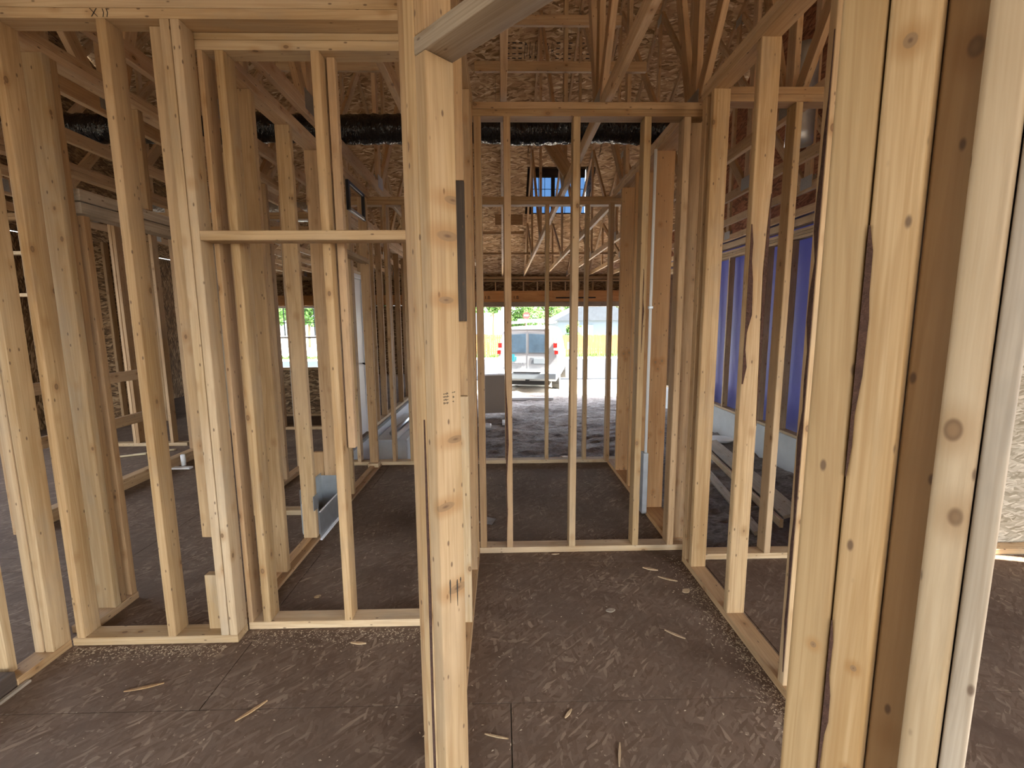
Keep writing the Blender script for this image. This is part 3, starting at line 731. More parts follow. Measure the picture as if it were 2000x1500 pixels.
def text_mesh(name, txt, size, parent, loc, rot, mat):
    cu = bpy.data.curves.new(name, 'FONT'); cu.body = txt; cu.size = size; cu.extrude = .001; cu.align_x = 'CENTER'; cu.align_y = 'CENTER'
    t = bpy.data.objects.new(name, cu); COL.objects.link(t)
    dg = bpy.context.evaluated_depsgraph_get(); me = bpy.data.meshes.new_from_object(t.evaluated_get(dg))
    bpy.data.objects.remove(t); me.materials.clear(); me.materials.append(M[mat])
    return link(name, me, None, parent, loc, rot)
QF = Quaternion((1, 0, 0), PI/2)
for x in (-.42, .4): text_mesh('header_stamp', '1.B', .13, lv, (x, YF-.003, 2.16), QF, 'ink')
board('header_stamp', lv, (1.55, 2.05), (YF-.0025, YF), (2.13, 2.17), 'ink', 'x', bev=0)
board('header_stamp', lv, (2.2, 2.7), (YF-.0025, YF), (2.13, 2.17), 'ink', 'x', bev=0)
# ---- house front wall at far left with a window
fr = frame('stud_frame', (-5, YF, 0), 'far-left front wall with cripples and header over the grid window')
plates(fr, 'x', -6.7, -1.95, YF, YF+.14, 'pine')
for k in range(12): board('cripple', fr, (-6.6+k*.4, -6.56+k*.4), (YF, YF+.1), (2.26, 2.685), 'pine_d')
board('header', fr, (-6.7, -1.95), (YF, YF+.1), (1.98, 2.255), 'lvl', 'x')
board('sheathing', fr, (-6.75, -1.95), (YF+.145, YF+.16), (1.96, 2.9), 'osb_wall', 'x', bev=0)
board('sheathing', fr, (-6.75, -1.95), (YF+.145, YF+.16), (-.7, .15), 'osb_wall', 'x', bev=0)
board('sheathing', fr, (-4.95, -1.95), (YF+.145, YF+.16), (.152, 1.958), 'osb_wall', 'x', bev=0)
wn = thing('window_2', (-5.85, YF+.1, .2), None, None); wn['kind'] = 'structure'
for x, z in (((-6.72, -6.66), (.15, 1.96)), ((-4.99, -4.95), (.15, 1.96)), ((-6.66, -4.99), (1.9, 1.96)), ((-6.66, -4.99), (.15, .21)), ((-6.66, -4.99), (1.04, 1.09))):
    board('window_frame', wn, x, (YF+.03, YF+.12), z, 'white_paint')
board('pane', wn, (-6.66, -4.99), (YF+.07, YF+.075), (.21, 1.9), 'pane', bev=0)
for x in (-6.28, -5.85, -5.42): board('muntin', wn, (x, x+.02), (YF+.06, YF+.085), (1.09, 1.9), 'black')
board('muntin', wn, (-6.66, -4.99), (YF+.06, YF+.085), (1.48, 1.5), 'black', 'x')
# low sheathed half wall in the left room
fr = frame('stud_frame', (-3.4, 7.4, 0), 'low brown sheathed half wall below the far-left window')
board('sheathing', fr, (-4.6, -2.3), (7.44, 7.455), (0, .745), 'osb_wall', 'x', bev=0)
board('top_plate', fr, (-4.6, -2.3), (7.36, 7.455), (.746, .784), 'pine_d')
board('bottom_plate', fr, (-4.6, -2.3), (7.35, 7.438), (0, .038), 'pine_d')
for k in range(6): board('stud', fr, (-4.58+k*.42, -4.54+k*.42), (7.35, 7.438), (.039, .745), 'pine_d')
# left room partition with rails
XL = -3.53
fr = frame('stud_frame', (XL, 4.3, 0), 'left room partition with two horizontal rails seen between the front studs')
board('bottom_plate', fr, (XL, XL+.089), (3.2, 5.2), (0, .1), 'pine_d', 'y')
for z0 in (.56, .97): board('rail', fr, (XL, XL+.04), (3.2, 4.62), (z0, z0+.09), 'pine_d', 'y')
for y0 in (3.2, 4.62, 5.1): board('stud', fr, (XL, XL+.089), (y0, y0+.038), (.101, 2.69), 'pine_d')
plates(fr, 'y', 3.2, 5.2, XL, XL+.089, 'pine_d')
# far-left room wall studs
fr = frame('stud_frame', (-4.5, 5.6, 0), 'dim left room back partition, pale stud on a short plate')
board('bottom_plate', fr, (-5.3, -3.9), (5.6, 5.689), (0, .04), 'pine_b')
plates(fr, 'x', -6.6, -2.2, 5.6, 5.689, 'pine_d')
for x in (-5.3, -4.98, -4.55, -4.51, -4.1): board('stud', fr, (x, x+.038 if x != -4.55 else x+.036), (5.6, 5.689), (.04, 2.69), 'pine_d')
for z0 in (1.82, 2.3): board('header', fr, (-6.6, -5.302), (5.6, 5.689), (z0, z0+.04), 'pine_b', 'x')
fr = frame('stud_frame', (-3.0, 6.4, 0), 'dim run of studs deep in the left room')
board('bottom_plate', fr, (-3.9, -2.2), (6.4, 6.489), (0, .038), 'pine_d')
plates(fr, 'x', -3.9, -2.2, 6.4, 6.489, 'pine_d')
for k, x in enumerate((-3.88, -3.6, -3.5, -3.12, -2.95, -2.55, -2.24)): board('stud', fr, (x, x+.038), (6.4, 6.489), (.038, 2.69), 'pine_d' if k % 2 else 'grey_wood')
board('panel', fr, (-3.9, -3.2), (6.37, 6.38), (.039, 1.35), 'grey_wood', 'z', bev=0)
fr = frame('stud_frame', (-5.9, 6.9, 0), 'dark sheathed corner framing at the far end of the left room')
board('sheathing', fr, (-6.72, -5.2), (7.2, 7.215), (0, 2.69), 'osb_wall', 'x', bev=0)
for x in (-6.3, -5.9, -5.5, -5.24): board('stud', fr, (x, x+.04), (7.1, 7.19), (.0, 2.69), 'pine_d')
fr = frame('stud_frame', (-1.65, 3.5, 0), 'short plate and studs crossing behind the middle-left wall')
board('bottom_plate', fr, (-2.02, -1.375), (3.47, 3.558), (0, .038), 'pine_b')
for x in (-1.98, -1.55): board('stud', fr, (x, x+.038), (3.47, 3.558), (.038, 2.69), 'pine_d')
# ---- garage right wall frame on the stem wall
fr = frame('stud_frame', (XR+.06, 8, -.19), 'garage right stud wall over blue wrap, on a pale sill above the concrete stem')
board('sill_plate', fr, (XR-.01, XR+.12), (2.4, 13.38), (-.189, -.15), 'pine_b', 'y')
for k, (z0, z1) in enumerate(((2.62, 2.66), (2.665, 2.705), (2.71, 2.75), (2.8, 2.9))): board('top_plate', fr, (XR, XR+.12), (2.4, 13.38), (z0, z1), 'pine_b', 'y')
k = 0
y = 2.45
while y < 13.3:
    board('stud', fr, (XR, XR+.10), (y, y+.04), (-.149, 2.618), 'pine_b' if k % 3 else 'pine'); y += .61; k += 1  # paler pine imitates daylight on the stud edges

# ================================================================= roof trusses
def make_truss():
    t = thing('roof_truss', (0, 6, 2.77), 'roof truss', 'roof truss', 'roof trusses over the house')
    q = 'truss'
    def st(nm, y0, z0, y1, z1, w=.089): return stick(nm, t, (0, y0, z0), (0, y1, z1), w, .038, (0, -(z1-z0), (y1-y0)) if abs(z1-z0) < abs(y1-y0) else (0, 1, 0), q)
    st('bottom_chord', -4.6, 2.815, 13.55, 2.815)
    off = .058
    st('top_chord', 4.4, deck_z(4.4)-off, 13.8, deck_z(13.8)-off)
    st('top_chord', 4.36, deck_z(4.4)-off, -4.8, deck_z(-4.8)-off)
    for y in (.9, 3.13, 4.8, 7.7, 9.8, 11.6): st('web', y, 2.862, y, deck_z(y)-.12)
    for a, b in ((3.2, 4.72), (4.88, 7.62), (7.78, 9.74), (9.88, 11.55), (3.06, .98)): st('web', a, 2.865, b, deck_z(b)-.14)
    for y, z in ((3.13, 2.86), (4.8, 2.86), (7.7, 2.86), (9.8, 2.86), (4.8, deck_z(4.8)-.12), (7.7, deck_z(7.7)-.14), (9.8, deck_z(9.8)-.14), (13.3, 2.84)):
        for s in (-1, 1):
            board('gusset_plate', t, (s*.0195-.0007, s*.0195+.0007), (y-.09, y+.09), (z-.06, z+.06), 'plate', 'z', bev=0)
    return t
def copy_tree(o, parent=None):
    c = o.copy(); COL.objects.link(c)
    if parent: c.parent = parent
    for ch in list(o.children): copy_tree(ch, c)
    return c
TP = 0.615
tl = {0: 'roof truss straight above the hallway centre, running out to the garage front', 1: 'first roof truss right of the hallway centre, its chord crossing the duct',
      2: 'second roof truss right of the hallway centre, over the hallway right wall', 3: 'third roof truss right of the hallway centre, over the right closet',
      4: 'fourth roof truss right of the hallway centre, over the dirt garage', 5: 'fifth roof truss right of the hallway centre, over the lumber planks',
      6: 'sixth roof truss right of the hallway centre, near the blue wrapped wall', -1: 'first roof truss left of the hallway centre, above the angled jamb',
      -2: 'second roof truss left of the hallway centre, resting along the middle-left wall', -3: 'third roof truss left of the hallway centre, near the garage side wall line',
      -4: 'fourth roof truss left of the hallway centre, past the left door opening', -5: 'fifth roof truss left of the hallway centre, over the left room',
      -6: 'sixth roof truss left of the hallway centre, over the rails of the left room', -7: 'seventh roof truss left of the hallway centre, deep over the left room',
      -8: 'eighth roof truss left of the hallway centre, over the hose on the floor', -9: 'ninth roof truss left of the hallway centre, over the grid window'}
tr0 = make_truss()
for k in sorted(tl):
    o = tr0 if k == 0 else copy_tree(tr0)
    o.location = (k*TP+.02, 6, 2.77); o['label'] = tl[k]
# lateral braces on the webs
def brace(p0, p1, label, w=.089, t=.038, wd=(0, 0, 1), m='truss'):
    return tag(stick('lateral_brace', None, p0, p1, w, t, wd, m), label, 'brace')
BY = 4.735
brace((-.24, BY, 3.89), (1.40, BY, 3.89), 'lower horizontal brace board across the truss webs above the hallway end')
brace((-.06, BY, 4.29), (1.15, BY, 4.29), 'upper horizontal brace board high across the truss webs above the hallway')
brace((-2.1, BY, 3.89), (-1.05, BY, 3.89), 'horizontal brace board across the webs above the middle-left wall')
brace((.66, 4.72, 2.93), (.24, 4.72, 3.55), 'short diagonal brace leaning from a web foot beside the dormer window', .12)
brace((-1.5, 9.55, 3.25), (.45, 9.55, 3.25), 'long thin brace board low under the roof deck near the garage front', .06)
brace((-1.5, 11.0, 3.05), (3.5, 11.0, 3.05), 'farthest thin brace board across the chords near the garage eave', .05)
brace((-.12, 9.3, 3.45), (.42, 9.3, 3.45), 'short wide board nailed between chords below the dormer', .2)
brace((-.3, 8.2, 4.55), (.02, 8.2, 4.43), 'short dark sloping board under the deck left of the dormer', .07, m='pine_d')
# strand-board printing on the deck
def deck_mark(x, y, sx, sy):
    V = []; F = []
    return (x, y, sx, sy)
ang = math.atan(SL)
rs = random.Random(12); mk = []
x = .02
while x < 1.9:
    g = rs.random()
    if g < .5:
        w = rs.uniform(.012, .03); h = .27
        mk.append((x+w/2, 0, w*.4, h)); mk.append((x+w*1.2, rs.choice((.1, -.1, 0)), w*.8, .03)); mk.append((x+w*2, 0, w*.35, h*rs.uniform(.5, 1)))
        x += w*3
    else:
        for q in (-.12, -.04, .05, .12): mk.append((x+.03, q, .06, .016))
        x += .085
    x += rs.uniform(.004, .03)
ym = 8.2
V = []; F = []
for cx, cy, sx, sy in mk:
    b = len(V)
    for h in (.0, -.0015):
        for a, c in ((-1, -1), (1, -1), (1, 1), (-1, 1)): V.append((cx+a*sx/2, cy+c*sy/2, h))
    F += [(b, b+1, b+2, b+3), (b+7, b+6, b+5, b+4)] + [(b+i, b+4+i, b+4+(i+1) % 4, b+(i+1) % 4) for i in range(4)]
pr = mesh_obj('trim_print', V, F, 'ink'); pr['kind'] = 'structure'
pr.matrix_world = Matrix.Translation((0, ym, deck_z(ym)-.001)) @ Matrix.Rotation(-ang, 4, 'X')

# ================================================================= services
pts = [(-3.3+i*.02, 3.80+.010*math.sin(i*.15), 2.972+.006*math.sin(i*.1)) for i in range(234)]
tag(tube('flexible_duct', None, pts, [.103*(1+.03*math.sin(i*1.3)+.035*noise.noise(Vector((i*.31, 7, 2)))) for i in range(234)], 'duct', 36, .09), 'long black plastic-wrapped flexible duct lying across the truss chords', 'duct')
pts = [(-6.3+i*.1, 6.6, 2.995) for i in range(40)]
tag(tube('foil_duct', None, pts, .13, 'foil', 14, .03), 'silver bubble-foil wrapped duct high in the left room', 'duct')
pts = [(2.37, 3.83, 2.87+i*.09) for i in range(9)]
tag(tube('metal_vent_pipe', None, pts, .1, 'galv', 16, .01), 'short galvanised vent pipe rising among the trusses at upper right', 'vent pipe')
# supply boot at the foot of the middle wall
bt = thing('duct_boot', (-1.25, 3.25, 0), 'open galvanised duct boot screwed to the foot of the middle-left wall', 'duct boot')
board('side_panel', bt, (-1.279, -1.276), (3.05, 3.44), (.0, .2), 'galv', 'z', bev=0)
board('back_panel', bt, (-1.40, -1.397), (3.05, 3.418), (.05, .36), 'galv', 'z', bev=0)
board('end_panel', bt, (-1.397, -1.28), (3.05, 3.053), (.04, .26), 'galv', 'z', bev=0)
board('end_panel', bt, (-1.397, -1.28), (3.412, 3.415), (.04, .34), 'galv', 'z', bev=0)
board('flange', bt, (-1.276, -1.262), (3.04, 3.45), (.001, .012), 'white_paint', 'y', bev=0)  # white flanges imitate light caught on the steel edges
board('flange', bt, (-1.276, -1.266), (3.05, 3.41), (.2, .206), 'white_paint', 'y', bev=0)
board('mounting_tab', bt, (-1.279, -1.276), (2.97, 3.05), (.24, .34), 'galv', 'z', bev=0)
tag(board('wood_block', None, (-1.45, -1.372), (3.42, 3.458), (.04, .52), 'pine_d', 'z'), 'cut stud end standing behind the galvanised duct boot', 'wood block')
# black bracket frame under the plate
bk = thing('ceiling_box_frame', (-1.26, 4.2, 2.5), 'black rectangular box bracket hung beside the middle-left wall plate', 'bracket')
board('bracket_side', bk, (-1.275, -1.25), (3.98, 4.02), (2.42, 2.66), 'black')
board('bracket_side', bk, (-1.275, -1.25), (4.4, 4.44), (2.42, 2.66), 'black')
board('bracket_rail', bk, (-1.275, -1.25), (4.021, 4.399), (2.42, 2.45), 'galv', 'y')
board('bracket_rail', bk, (-1.275, -1.25), (4.021, 4.399), (2.63, 2.66), 'black', 'y')
# conduit and panel on the plumbing wall
cd = thing('conduit', (1.08, 3.38, 0), 'thin white vertical conduit with a grey box at its foot beside the plumbing wall', 'conduit')
tube('conduit_pipe', cd, [(1.085, 3.38, .5), (1.085, 3.38, 1.6), (1.085, 3.38, 2.68)], .011, 'pvc', 8)
board('junction_box', cd, (1.06, 1.098), (3.35, 3.42), (.02, .5), 'galv', 'z')
board('coupling', cd, (1.07, 1.10), (3.365, 3.395), (1.58, 1.6), 'galv', 'z')
# pipe stub, hose
ps = thing('pipe_stub', (-3.38, 4.7, 0), 'white pipe stub standing on a pale strip on the left room floor', 'pipe')
tube('pipe', ps, [(-3.36, 4.74, .02), (-3.36, 4.74, .135)], .022, 'pvc', 12)
board('base_strip', ps, (-3.435, -3.25), (4.66, 4.72), (0, .018), 'pvc', 'x')
hp = []
for i in range(60):
    t = i/59; hp.append((-4.75+.8*t+.14*math.sin(t*13), 4.7+.7*t+.1*math.cos(t*11), .012))
tag(tube('hose', None, hp, .012, 'rope', 6), 'pale hose snaking over the dark floor of the left room', 'hose')
# floor register opening
# ================================================================= garage contents
GZ = -.7
def ground():
    V = []; F = []; nx, ny = 200, 260
    X0, X1, Ya, Yb = -9., 9., 2.4, 17.5
    for j in range(ny+1):
        y = Ya+(Yb-Ya)*j/ny
        for i in range(nx+1):
            x = X0+(X1-X0)*i/nx
            z = GZ-.02*max(0, y-9)*.9
            p = Vector((x*1.7, y*1.7, 0))
            z += .05*noise.fractal(p, 1., 2.1, 5) + .03*noise.noise(p*4) + .022*noise.noise(p*9)
            z += .14*math.exp(-((x-.6)/1.3)**2-((y-15.2)/.45)**2)   # heap in front of the van
            V.append((x, y, z))
    w = nx+1
    for j in range(ny):
        for i in range(nx): F.append((j*w+i, j*w+i+1, (j+1)*w+i+1, (j+1)*w+i))
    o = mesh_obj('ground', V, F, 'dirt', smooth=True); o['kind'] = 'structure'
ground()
tag(board('ground_yard', None, (-60, 60), (14.5, 90), (-1.3, -1.02), 'sunlit_sand', 'x', bev=0), kind='structure')
tag(board('ground_yard', None, (-60, 60), (-30, 14.49), (-1.3, -1.02), 'soil', 'x', bev=0), kind='structure')
tag(board('road', None, (-60, 60), (19.5, 29.5), (-1.02, -.96), 'asphalt', 'x', bev=0), kind='structure')

bx = thing('appliance_carton', (-.3, 10.4, -.55), 'large grey-brown carton panel leaning at the left of the garage', 'carton')
stick('carton_body', bx, (-.25, 10.55, -.60), (-.27, 10.55, .27), .62, .3, (1, 0, 0), 'card', .004)
stick('carton_flap', bx, (.07, 10.40, .27), (.17, 10.36, .42), .02, .26, (1, 0, 0), 'card', 0)
stick('carton_edge', bx, (.075, 10.43, .24), (.11, 10.41, -.6), .03, .05, (1, 0, 0), 'paper', 0)
tag(board('foam_board', None, (-.02, .1), (9.6, 9.95), (-.71, -.66), 'paper', 'y'), 'white foam scrap on the dirt beside the carton', 'scrap')
tag(tube('pipe_offcut', None, [(-.5, 9.3, -.62), (-.26, 9.2, -.62)], .05, 'pvc', 12), 'short white pipe offcut on the dirt left of the hallway studs', 'pipe')
tag(board('threshold_board', None, (-.4, 1.45), (13.0, 13.12), (-.77, -.69), 'white_paint', 'x'), 'white straight board lying across the garage mouth', 'board')
tag(stick('wood_offcut', None, (.55, 6.62, -.62), (.82, 6.7, -.62), .1, .04, (0, 1, 0), 'pine_b'), 'pale offcut on the garage dirt left of a fallen plank', 'offcut')
tag(stick('wood_offcut', None, (.92, 6.9, -.60), (1.22, 6.4, -.56), .09, .038, (1, 0, 0), 'pine_b'), 'light short plank sloping on the garage dirt near the right stud', 'offcut')
tag(stick('wood_offcut', None, (1.0, 6.2, -.63), (1.5, 5.8, -.63), .14, .038, (1, 1, 0), 'pine_d'), 'brown plank on the garage dirt close to the second wall', 'offcut')
# planks on the dirt behind the right closet
p_ = [((3.56, 7.6, -.59), (3.05, 4.55, -.55), .038, .2, 'upper long plank lying on the dirt behind the right closet'),
      ((2.95, 6.7, -.62), (2.55, 4.3, -.62), .04, .09, 'lower pale plank lying on the dirt behind the right closet')]
for a, b, w, t, lb in p_: tag(stick('lumber_plank', None, a, b, t, w, (1, 0, .35), 'grey_wood'), lb, 'plank')
tag(stick('lumber_plank', None, (3.38, 7.5, -.64), (2.9, 4.5, -.62), .09, .038, (0, 0, 1), 'pine_b'), 'pale edge-on plank propping the upper plank on the dirt', 'plank')
# planks and pipes by the garage stem wall left
tag(board('wall_stem', None, (-1.99, -1.82), (4.82, 13.3), (-1.0, -.06), 'white_conc', 'y'), kind='structure')
stp = thing('concrete_step', (-1.55, 7.2, -.7), 'white rough concrete step block against the garage left wall', 'step')
board('step_body', stp, (-1.80, -1.35), (6.3, 8.2), (-.78, -.14), 'white_conc', 'y', bev=.01)
for i, (x0, l) in enumerate(((-1.5, 'front pale pipe length lying on the white step block'), (-1.62, 'rear pale pipe length lying on the white step block'))):
    tag(tube('pipe_length', None, [(x0, 6.35+.2*i, -.105), (x0+.08, 8.1, -.105)], .035, 'pvc' if i == 0 else 'galv', 10), l, 'pipe')
tag(stick('lumber_plank', None, (-1.75, 5.55, -.5), (-.6, 5.3, -.56), .24, .038, (0, .5, 1), 'pine_d'), 'brown plank leaning low behind the second wall at left', 'plank')
tag(stick('lumber_plank', None, (-1.75, 5.2, -.6), (-.5, 5.05, -.64), .14, .038, (0, .5, 1), 'grey_wood'), 'narrower plank lying below the brown plank at left', 'plank')
lid = thing('plastic_lid', (4.0, 8.05, -.66), 'shallow white plastic lid on the dirt by the concrete stem', 'lid')
def lathe(name, parent, prof, c, mat, nseg=24):
    V = []; F = []
    for r, z in prof:
        for k in range(nseg): V.append((r*math.cos(2*PI*k/nseg), r*math.sin(2*PI*k/nseg), z))
    for i in range(len(prof)-1):
        for k in range(nseg): F.append((i*nseg+k, i*nseg+(k+1) % nseg, (i+1)*nseg+(k+1) % nseg, (i+1)*nseg+k))
    F.append(tuple(range(nseg-1, -1, -1))); F.append(tuple((len(prof)-1)*nseg+k for k in range(nseg)))
    return mesh_obj(name, V, F, mat, parent, c, True)
lathe('lid_disc', lid, [(.16, 0), (.21, .03), (.215, .05), (.2, .05), (.12, .07), (.05, .075)], (3.9, 7.95, -.66), 'pvc')
def rock(name, c, r, mat, seed, squash=.6):
    bm = bmesh.new(); bmesh.ops.create_icosphere(bm, subdivisions=3, radius=r)
    for v in bm.verts:
        q = 1+.3*noise.noise(v.co*2.2/r*.5+Vector((seed, 0, 0)))
        v.co = Vector((v.co.x*q, v.co.y*q, v.co.z*q*squash))
    me = bpy.data.meshes.new(name); bm.to_mesh(me); bm.free()
    for p in me.polygons: p.use_smooth = True
    return link(name, me, M[mat], None, c)
tag(rock('dirt_mound', (3.72, 8.9, -.74), .3, 'dirt', 4, .8), 'small dark dirt mound beside the white lid', 'dirt mound')

# ================================================================= van
vn = thing('van', (.80, 14.7, -.86), 'white work van parked with its rear to the garage', 'van', rz=-math.radians(11))
def van_local(V, F, name, mat, parent=None, smooth=False):
    if isinstance(mat, str): mat = M[mat]
    me = bpy.data.meshes.new(name); me.from_pydata(V, [], F); me.update()
    bm = bmesh.new(); bm.from_mesh(me); bmesh.ops.recalc_face_normals(bm, faces=bm.faces); bm.to_mesh(me); bm.free()
    o = bpy.data.objects.new(name, me); COL.objects.link(o); me.materials.append(mat)
    if smooth:
        for p in me.polygons: p.use_smooth = True
    o.parent = parent or vn
    if parent and parent is not vn: o.matrix_local = Matrix()
    return o
def van_sec(wt, zt, zb):
    """half section outline, mirrored"""
    pts = [(.90*wt, zb), (.97*wt, zb+.12), (.985*wt, 1.0), (.97*wt, 1.15), (.90*wt, 1.55), (.84*wt, zt-.2), (.76*wt, zt-.07), (.58*wt, zt-.01), (0, zt+.02)]
    return [(x, z) for x, z in pts] + [(-x, z) for x, z in pts[-2::-1]]
secs = [(0, .985, 2.13, .48), (.12, 1., 2.17, .42), (1.2, 1., 2.18, .38), (3.3, 1., 2.17, .38), (3.9, .99, 2.1, .38), (4.35, .97, 1.75, .38), (4.7, .95, 1.3, .38), (5.4, .92, 1.12, .38), (5.6, .86, .95, .42)]
V = []; F = []
for (y, wt, zt, zb) in secs:
    for (x, z) in van_sec(wt, zt, zb):
        V.append((x, y, min(z, zt+.02)))
m_ = len(van_sec(1, 2, .4))
for i in range(len(secs)-1):
    for k in range(m_): F.append((i*m_+k, i*m_+(k+1) % m_, (i+1)*m_+(k+1) % m_, (i+1)*m_+k))
F.append(tuple(range(m_))); F.append(tuple((len(secs)-1)*m_+k for k in range(m_)))
body = van_local(V, F, 'body', 'van')
def vbox(name, x, y, z, mat, parent=None, bev=.006):
    me = boxmesh(x[1]-x[0], y[1]-y[0], z[1]-z[0], M[mat], bev)
    o = bpy.data.objects.new(name, me); COL.objects.link(o); o.parent = parent or vn
    o.location = ((x[0]+x[1])/2, (y[0]+y[1])/2, (z[0]+z[1])/2); return o
for s in (-1, 1):
    pts = [(.05, 1.35), (.66, 1.35), (.63, 1.92), (.05, 1.95)]
    V = [(s*x, yy, z) for yy in (-.008, .004) for x, z in pts]
    van_local(V, [(0, 1, 2, 3), (7, 6, 5, 4)] + [(i, 4+i, 4+(i+1) % 4, (i+1) % 4) for i in range(4)], 'rear_window', 'glass_dark')
    fr_ = [(.03, 1.31), (.70, 1.31), (.66, 1.96), (.03, 1.99)]
    V = [(s*x, yy, z) for yy in (-.004, .004) for x, z in fr_]
    van_local(V, [(0, 1, 2, 3), (7, 6, 5, 4)] + [(i, 4+i, 4+(i+1) % 4, (i+1) % 4) for i in range(4)], 'window_seal', 'ink_grey')
    tl_ = [(.84, 1.30, .93, 1.62), ]
    for z0, z1, mt in ((1.30, 1.42, 'red'), (1.425, 1.5, 'white_paint'), (1.505, 1.66, 'red')):
        xc = .925-(z0-1.3)*.17
        vbox('tail_light', (s*xc-.06, s*xc+.06), (-.03, .06), (z0, z1), mt)
    vbox('side_window', (s*.9-.02, s*.9+.02), (.5, 1.5), (1.36, 1.8), 'glass_dark')
    vbox('mirror', (s*1.16-.1, s*1.16+.1), (4.0, 4.1), (1.22, 1.5), 'glass_dark')
    vbox('roof_rail', (s*.62-.02, s*.62+.02), (.3, 3.4), (2.26, 2.3), 'bumper')
    for yy in (.9, 4.6):
        V = []; F = []
        for i, xx in enumerate((s*.98, s*.74)):
            for k in range(24): V.append((xx, yy+.37*math.cos(2*PI*k/24), .37+.37*math.sin(2*PI*k/24)))
        for k in range(24): F.append((k, (k+1) % 24, 24+(k+1) % 24, 24+k))
        F += [tuple(range(24)), tuple(range(24, 48))]
        wl = van_local(V, F, 'wheel', 'rubber')
        V = []; F = []
        for i, xx in enumerate((s*.985, s*.9)):
            for k in range(20): V.append((xx, yy+.22*math.cos(2*PI*k/20), .37+.22*math.sin(2*PI*k/20)))
        for k in range(20): F.append((k, (k+1) % 20, 20+(k+1) % 20, 20+k))
        F += [tuple(range(20)), tuple(range(20, 40))]
        van_local(V, F, 'hub_cap', 'galv', wl)
for yy in (.5, 1.6, 2.7): vbox('roof_rack_bar', (-.72, .72), (yy, yy+.05), (2.3, 2.34), 'bumper')
for sx in (-.35, .15): vbox('ladder_rail', (sx, sx+.05), (.2, 3.6), (2.345, 2.42), 'galv')
vbox('ladder_rail', (.5, .55), (.2, 3.6), (2.345, 2.42), 'galv')
vbox('rear_bumper', (-.95, .95), (-.16, .02), (.5, .72), 'bumper', bev=.03)
vbox('bumper_step', (-.45, .45), (-.165, -.1), (.725, .745), 'rubber')
vbox('door_seam', (-.006, .006), (-.004, .002), (.75, 2.05), 'ink_grey', bev=0)
vbox('plate_recess', (.1, .62), (-.006, .002), (.98, 1.2), 'ink_grey', bev=.002)
pl = vbox('licence_plate', (.2, .55), (-.014, -.006), (1.0, 1.17), 'bumper', bev=.002)
vbox('roof_trim', (-.7, .7), (-.012, .0), (2.08, 2.1), 'ink_grey', bev=.002)
vbox('lower_panel', (-.92, .92), (-.006, .003), (.75, .82), 'bumper', bev=.002)
for (x0, x1, z0, z1) in ((-.62, -.52, 1.12, 1.26), (-.5, -.42, 1.06, 1.3), (-.4, -.36, 1.1, 1.22)):
    vbox('emblem', (x0, x1), (-.005, .002), (z0, z1), 'teal', bev=.001)
rs = random.Random(5)
def vrow(x0, x1, z, h, mat):
    V = []; F = []; x = x0
    while x < x1:
        w = rs.uniform(.012, .03); b = len(V)
        for yy in (-.006, 0):
            for a, c in ((x, z), (x+w, z), (x+w, z+h), (x, z+h)): V.append((a, yy, c))
        F += [(b, b+1, b+2, b+3), (b+7, b+6, b+5, b+4)] + [(b+i, b+4+i, b+4+(i+1) % 4, b+(i+1) % 4) for i in range(4)]
        x += w+rs.uniform(.008, .025)
    van_local(V, F, 'door_lettering', mat)
vrow(-.72, -.06, .98, .05, 'ink_grey'); vrow(-.5, -.18, .9, .035, 'ink_grey'); vrow(-.78, -.3, .82, .06, 'ink_grey')
vbox('hitch', (-.06, .06), (-.1, .3), (.4, .5), 'rubber')
vbox('underbody', (-.7, .7), (.1, 5.2), (.3, .48), 'rubber')

# ================================================================= across the street
def pickets(x0, x1, y, z0, z1, nm, lab):
    f = thing('picket_fence', ((x0+x1)/2, y, z0), lab, 'fence')
    bm = bmesh.new(); x = x0
    while x < x1:
        r = bmesh.ops.create_cube(bm, size=1)['verts']
        h = z1-z0+random.uniform(-.03, .03)
        bmesh.ops.scale(bm, vec=(.14, .02, h), verts=r); bmesh.ops.translate(bm, vec=(x, y+random.uniform(-.008, .008), z0+h/2), verts=r)
        x += .146
    me = bpy.data.meshes.new('pickets'); bm.to_mesh(me); bm.free(); link('picket_panel', me, M['fence'], f)
    for zz in (z0+.3, z1-.3): board('rail', f, (x0, x1), (y+.02, y+.06), (zz, zz+.09), 'fence', 'x')
    x = x0
    while x <= x1: board('fence_post', f, (x, x+.1), (y+.061, y+.16), (z0-.1, z1-.05), 'fence'); x += 2.4
pickets(-10, .6, 33.2, -1.02, .55, 'fence', 'tan picket fence across the street, left of the van')
pickets(2.6, 14, 33.2, -1.02, .45, 'fence', 'tan picket fence across the street, right of the van')
# orange netting on stakes
nt_ = thing('safety_netting', (-1.5, 31.5, -1.0), 'orange safety netting strung before the left fence', 'netting')
V = []; F = []
bm = bmesh.new()
def sagz(t, base): return base-.15*math.sin(PI*(t % 1))
for row in range(4):
    for i in range(24):
        xa, xb = -4+i*.25, -4+(i+1)*.25
        za, zb_ = sagz(xa/1.5, -.45+row*.15), sagz(xb/1.5, -.45+row*.15)
        vs = [bm.verts.new(p) for p in ((xa, 31.5, za), (xb, 31.5, zb_), (xb, 31.5, zb_+.05), (xa, 31.5, za+.05), (xa, 31.53, za), (xb, 31.53, zb_), (xb, 31.53, zb_+.05), (xa, 31.53, za+.05))]
        for f in ((0, 1, 2, 3), (7, 6, 5, 4), (0, 4, 5, 1), (3, 2, 6, 7)): bm.faces.new([vs[q] for q in f])
me = bpy.data.meshes.new('net'); bm.to_mesh(me); bm.free(); link('net', me, M['netting'], nt_)
